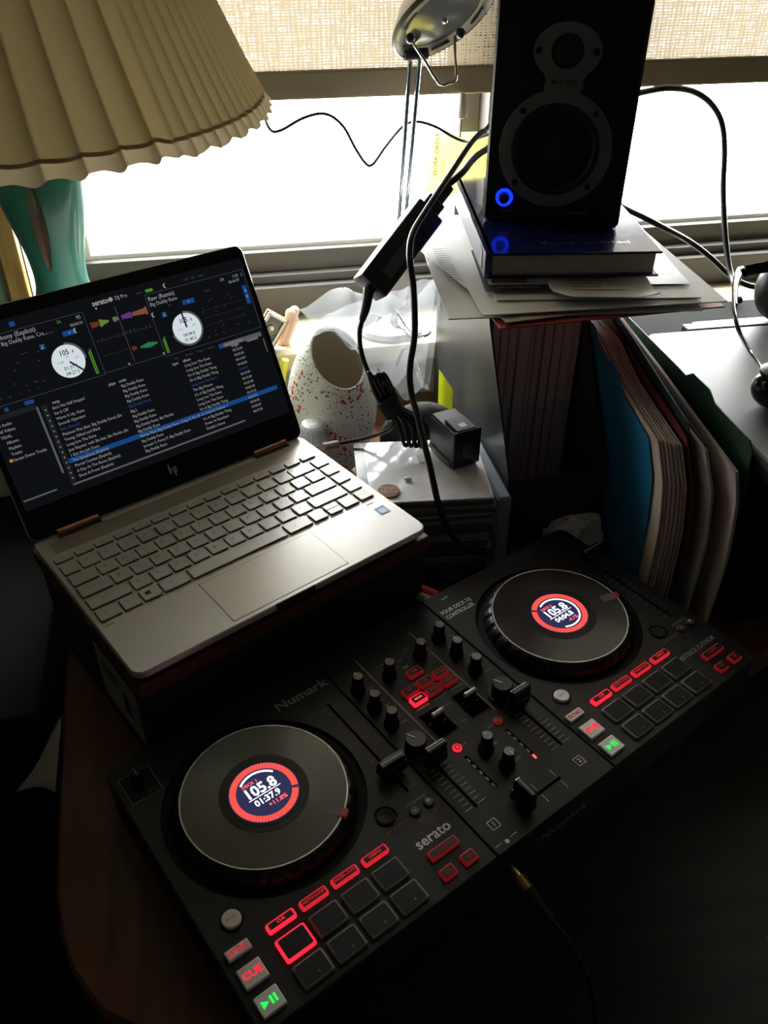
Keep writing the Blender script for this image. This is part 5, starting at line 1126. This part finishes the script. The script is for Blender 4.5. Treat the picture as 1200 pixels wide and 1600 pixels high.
ic = empty('icon_plaque', (0, 0, 0), 0, 'small framed relief of a haloed figure on a wooden plaque, standing on the sill', 'plaque')
TL, TR, BLc = Vector((-0.0654, 0.6400, 0.1671)), Vector((-0.0415, 0.6400, 0.1508)), Vector((-0.0963, 0.6320, 0.1135))
MI = frame(TL, (TR - TL), (TL - BLc)); wI = (TR - TL).length; hI = (TL - BLc).length * 1.06
if MI.col[2].y > 0: MI = MI @ Matrix.Diagonal((1, 1, -1, 1))
MB().box(-.002, wI + .004, -hI, .001, -.012, -.004, .001, M=MI).build('plaque_board', 'plaque_wood', ic)
fI = MB()
for a, b, c, d in ((0, wI, -.004, 0), (0, wI, -hI, -hI + .004), (0, .004, -hI, 0), (wI - .004, wI, -hI, 0)): fI.box(a, b, c, d, -.005, .002, .001, M=MI)
fI.build('plaque_frame', 'icon_frame', ic); MB().box(.003, wI - .003, -hI + .003, -.003, -.0045, -.002, M=MI).build('dark_field', 'icon_dark', ic)
fg = MB(); fg.ball((wI * .50, -.020, -.001), .0056, (1, 1.15, .5), M=MI); fg.ball((wI * .42, -.036, -.001), .0085, (1, 1.5, .45), M=MI); fg.ball((wI * .30, -.028, -.001), .0052, (1, 1, .5), M=MI); fg.ball((wI * .45, -.052, -.001), .0085, (.9, 1.4, .4), M=MI)
fg.build('relief_figure', 'icon_gold', ic, True)
MB().lathe([(.0078, -.002), (.0082, -.0012), (.0086, -.002)], 24, (wI * .52, -.020, 0), M=MI, cap=False).build('halo', 'icon_gold', ic, True)
fh = MB()
for (px_, py_, pz_), r_ in (((-0.0350, 0.6550, 0.1554), .0075), ((-0.0289, 0.6600, 0.1566), .0072), ((-0.0319, 0.6550, 0.1464), .0075)): fh.tube([(px_ - .018, py_, pz_ - .045), (px_ - .004, py_, pz_ - .012), (px_, py_, pz_)], [.0055, r_], 10, 4); fh.ball((px_, py_, pz_), r_ * 1.02)
tag(fh.build('hand_figurine', 'figurine_bisque', None, True), 'pinkish ceramic fingers of a figurine behind the small plaque', 'figurine')
yp = empty('highlighter_pen', (0, 0, 0), 0, 'yellow highlighter pen poking up between laptop screen and vase', 'pen')
P0 = Vector((-0.0509, 0.6000, 0.1119)); dP = Vector((-.25, 0, -1)).normalized()
MB().cyl(tuple(P0), tuple(P0 + dP * .030), .0052, .0058, 16).build('pen_cap', 'marker_yellow', yp, True, 40); MB().cyl(tuple(P0 + dP * .030), tuple(P0 + dP * (P0.z / -dP.z)), .0062, .0062, 16).build('pen_barrel', 'marker_yellow', yp, True, 40)
# yellow sticky note against the magazine file
st = [(0.1448, 0.5000, 0.0571), (0.1617, 0.4800, 0.0667), (0.1611, 0.4850, 0.1031), (0.1436, 0.5000, 0.1284)]
tag(MB().grid(lambda u, v: (Vector(st[0]) * (1 - u) + Vector(st[1]) * u) * (1 - v) + (Vector(st[3]) * (1 - u) + Vector(st[2]) * u) * v + Vector((0, .006 * math.sin(u * 3.1), 0)), 8, 8, .0003).build('sticky_note', 'sticky_yellow', None, True), 'yellow sticky note curling beside the magazine file', 'note')

# ------------------------------------------------------------------ CD cases
r = random.Random(4)
ZCD = 0.0; NCD = 10
for i in range(NCD):
    th = .0104; top = (i == NCD - 1)
    dx, dy, rz = (r.random() - .5) * .006, (r.random() - .5) * .005, (r.random() - .5) * 3
    wCD = .142 if not top else .148
    c = empty('cd_case', (.0760 + dx - (.003 if top else 0), .3080 + dy, ZCD), R2(-5 + rz), ('top CD case with pale glossy cover under the ink cartridge' if top else f'{ORD[NCD - 1 - i]} CD case from the top of the stack'), 'CD case', 'stack of CD cases')
    MB().box(-wCD / 2, wCD / 2, -.0625, .0625, .0003, .0030, .0004).build('tray', 'cd_edge', c); MB().box(-wCD / 2 + .002, wCD / 2 - .001, -.0605, .0605, .0030, .0078).build('inlay', 'cd_paper' if i % 3 == 1 else 'cd_spine', c)
    lidc = MB().box(-wCD / 2, wCD / 2, -.0625, .0625, .0078, th - .0001, .0004).build('case_lid', 'cd_cover' if top else 'cd_clear', c)
    MB().box(-wCD / 2 - .0002, -wCD / 2 + .012, -.0627, .0627, .0012, th, .0004).build('spine', 'cd_spine', c)
    ZCD += th
tag(MB().rbox(.1500, .1665, .2480, .3780, .0, .0930, .004, 4, .003).build('frosted_case', 'frosted_plastic'), 'frosted translucent plastic case upright between CD stack and magazine file', 'case')
co = empty('round_badge', (0.0285, 0.2703, 0.1045), R2(-4), 'small orange and brown round badge lying on the top CD case', 'badge')
MB().lathe([(.0125, -.0004), (.0130, .0006), (.0122, .0018)], 36).build('badge_edge', 'coin_orange', co, True, 40); MB().lathe([(.0112, .0015), (.0112, .0020)], 36).build('badge_face', 'coin_brown', co)
MB().text('TOSA', .0070, 0, .0032, .0022, bold=.015).text('TRUCK', .0062, 0, -.0036, .0022, bold=.015).build('badge_print', 'coin_print', co)
tag(MB().ball((0.0543, 0.2884, 0.1062), .0042, (1.1, .8, .55)).build('white_crumb', 'cap_white', None, True), 'tiny white plastic stud on the top CD case', 'stud')
ck = empty('ink_cartridge', (.1190, .3270, .1042), R2(15), 'black printer ink cartridge standing on the CD cases', 'ink cartridge')
MB().box(-.018, .018, -.028, .034, .0, .050, .0015).build('cartridge_body', 'cartridge_black', ck); MB().box(-.0192, -.0178, -.026, .033, .006, .047, .0004).build('side_plate', 'cartridge_side', ck)
MB().box(-.020, .020, -.0310, -.0275, .004, .0535, .0012).box(-.014, .014, -.028, .006, .050, .0545, .001).build('cartridge_front', 'cartridge_black', ck); MB().box(-.0055, .0045, -.022, -.012, .0545, .0550).build('chip', 'chip_white', ck)
MB().box(-.022, -.017, -.024, .032, .003, .008, .0008).build('guide_rail', 'cartridge_side', ck); MB().box(-.007, .007, -.0316, -.0309, .014, .036).build('front_mark', 'knob_cap', ck)
ck.scale = (.88, .88, .92)
tag(MB().box(.076, .091, .320, .337, .1042, .1047).build('paper_scrap', 'paper_white'), 'small white paper scrap beside the ink cartridge', 'paper')

# ------------------------------------------------------------------ on the desk between the CDs and the controller
tb = bmesh.new(); bmesh.ops.create_icosphere(tb, subdivisions=4, radius=.034)
for v in tb.verts:
    n = noise.noise(v.co * 45) * .30 + noise.noise(v.co * 110) * .14
    v.co = v.co * (1 + n); v.co.z = max(-.0205, v.co.z * .80); v.co.x *= 1.1; v.co.y *= .72
me = bpy.data.meshes.new('tissue'); tb.to_mesh(me); tb.free()
tag(link('crumpled_tissue', me, 'tissue', None, loc=(.256, .258, .0205)), 'crumpled grey tissue in the dark gap before the magazine file', 'tissue')
# printed stickers with number codes
def codecard(P, label, name='code_sticker'):
    P = [Vector(p) for p in P]; e = empty(name, tuple(P[0]), 0, label, 'sticker', 'code stickers')
    mm = MB(); bmv = [mm.bm.verts.new(p - P[0] + Vector((0, 0, .0004))) for p in P]; mm.bm.faces.new(bmv); bmesh.ops.solidify(mm.bm, geom=mm.bm.faces[:], thickness=.0004)
    mm.build('sticker_sheet', 'label_card', e); return e, P
e, P = codecard([(0.0825, 0.2780, 0.0000), (0.1147, 0.2829, 0.0000), (0.1399, 0.2594, 0.0000), (0.1407, 0.2307, 0.0000), (0.1153, 0.2230, 0.0000), (0.0956, 0.2465, 0.0000)], 'pale sticker with a printed number code, below the CD stack')
MC = Matrix.Rotation(R2(4), 4, 'Z')
o_ = Vector((0.1122, 0.2563, 0.0000)) - P[0]; o2 = Vector((0.1183, 0.2444, 0.0000)) - P[0]
MB().text('4100B', .0105, o_.x, o_.y, .0012, bold=.03, rz=R2(8)).text('-8M48', .0100, o2.x, o2.y, .0012, bold=.03, rz=R2(8)).build('code_print', 'ink_black', e)
e, P = codecard([(0.0650, 0.2478, 0.0010), (0.0856, 0.2379, 0.0010), (0.1016, 0.2233, 0.0010), (0.0794, 0.2198, 0.0010), (0.0614, 0.2199, 0.0010)], 'second code sticker half hidden by the laptop box')
o_ = Vector((0.0780, 0.2383, 0.0010)) - P[0]; MB().text('/48', .0110, o_.x, o_.y, .0012, bold=.03, rz=R2(8)).build('code_print', 'ink_black', e)
cable('usb_cable', [(0.0747, 0.2750, -0.0003), (0.0744, 0.2493, 0.0060), (0.0839, 0.2324, 0.0060), (0.0991, 0.2180, 0.0060), (0.1194, 0.2095, 0.0060)], .0032, 'dark cable crossing the code stickers behind the controller')
def ctl_pt(u, v, z): return Matrix.Rotation(YAW, 4, 'Z') @ Vector((u, v, z))
for u, mt, lb_ in ((.1255, 'rca_red', 'red audio plug in the back of the controller'), (.1135, 'rca_white', 'white audio plug in the back of the controller')):
    p = empty('audio_plug', (0, 0, 0), 0, lb_, 'plug', 'audio plugs')
    a, b = ctl_pt(u, V1 + .003, .040), ctl_pt(u - .004, V1 + .030, .036)
    MB().cyl(tuple(a), tuple(b), .0056, .0050, 20).build('plug_sleeve', mt, p, True, 40); MB().cyl(tuple(ctl_pt(u, V1 - .001, .040)), tuple(a), .0040, .0040, 16).build('plug_contact', 'gold', p, True, 40)
    MB().tube([b, ctl_pt(u - .008, V1 + .045, .028), ctl_pt(u - .014, V1 + .060, .012)], .0024, 8, 4).build('plug_cable', 'cable_black', p, True)
# headphone plug at the front edge
hj = empty('headphone_plug', (0, 0, 0), 0, 'black headphone plug with brass collar at the controller front edge', 'plug')
pts = [ctl_pt(-.0215, V0 - .0005, .0215), ctl_pt(-.0222, V0 - .011, .0210), ctl_pt(-.0226, V0 - .022, .0190), ctl_pt(-.023, V0 - .050, .0130)]
MB().cyl(tuple(pts[0]), tuple(pts[1]), .0036, .0036, 20).build('brass_tip', 'gold', hj, True, 40); MB().cyl(tuple(pts[1]), tuple(pts[2]), .0056, .0056, 12).build('brass_collar', 'gold', hj, True, 20)
MB().tube([pts[2], pts[3]], [.0052, .0034], 16, 1).build('plug_grip', 'brick_black', hj, True, 40)
q3 = pts[3]; cb_ = MB().tube([q3, q3 + Vector((.010, -.018, -.008)), q3 + Vector((.024, -.040, -.05)), q3 + Vector((.030, -.050, -.16)), q3 + Vector((.0, -.055, -.40)), q3 + Vector((-.05, -.06, -.725 - q3.z))], .0022, 8, 6)
cb_.build('plug_cable', 'cable_black', hj, True)
# paper hanging off the left desk edge, garments on the floor
pA = [(-0.3236, 0.1000, 0.0086), (-0.3232, 0.0200, -0.0009), (-0.3656, 0.0500, -0.0251), (-0.3467, 0.0700, -0.0164)]
tag(MB().grid(lambda u, v: (Vector(pA[0]) * (1 - u) + Vector(pA[1]) * u) * (1 - v) + (Vector(pA[3]) * (1 - u) + Vector(pA[2]) * u) * v + Vector((0, .004 * math.sin(v * 4), 0)), 6, 6, .0005).build('loose_paper', 'paper_grey', None, True), 'loose grey paper sticking out at the left desk edge', 'paper')
def garment(name, cx, cy, sx, sy, h, seed, mat, label):
    def fn(u, v):
        x, y = (u - .5) * 2, (v - .5) * 2; rr = min(1, math.hypot(x, y)); n = noise.noise(Vector((x * 2.2, y * 2.2, seed))) * .5 + noise.noise(Vector((x * 5, y * 5, seed + 4))) * .2
        return Vector((x * sx * (1 + .2 * n), y * sy * (1 + .2 * n), max(.002, h * (1 - rr ** 2) * (.8 + n))))
    tag(MB().grid(fn, 36, 36, .004).build(name, mat, None, True, None, loc=(cx, cy, ZF)), label, 'garment', 'garments on the floor')
garment('crumpled_garment', .30, -.20, .20, .17, .10, 1.3, 'cloth_grey', 'crumpled grey garment on the dark floor below the controller')
garment('crumpled_garment', .78, -.06, .16, .14, .09, 5.1, 'cloth_grey', 'smaller grey garment heap at the lower right on the floor')
garment('crumpled_garment', .42, -.62, .22, .16, .11, 8.7, 'cloth_dark', 'dark garment heap nearest the viewer on the floor')
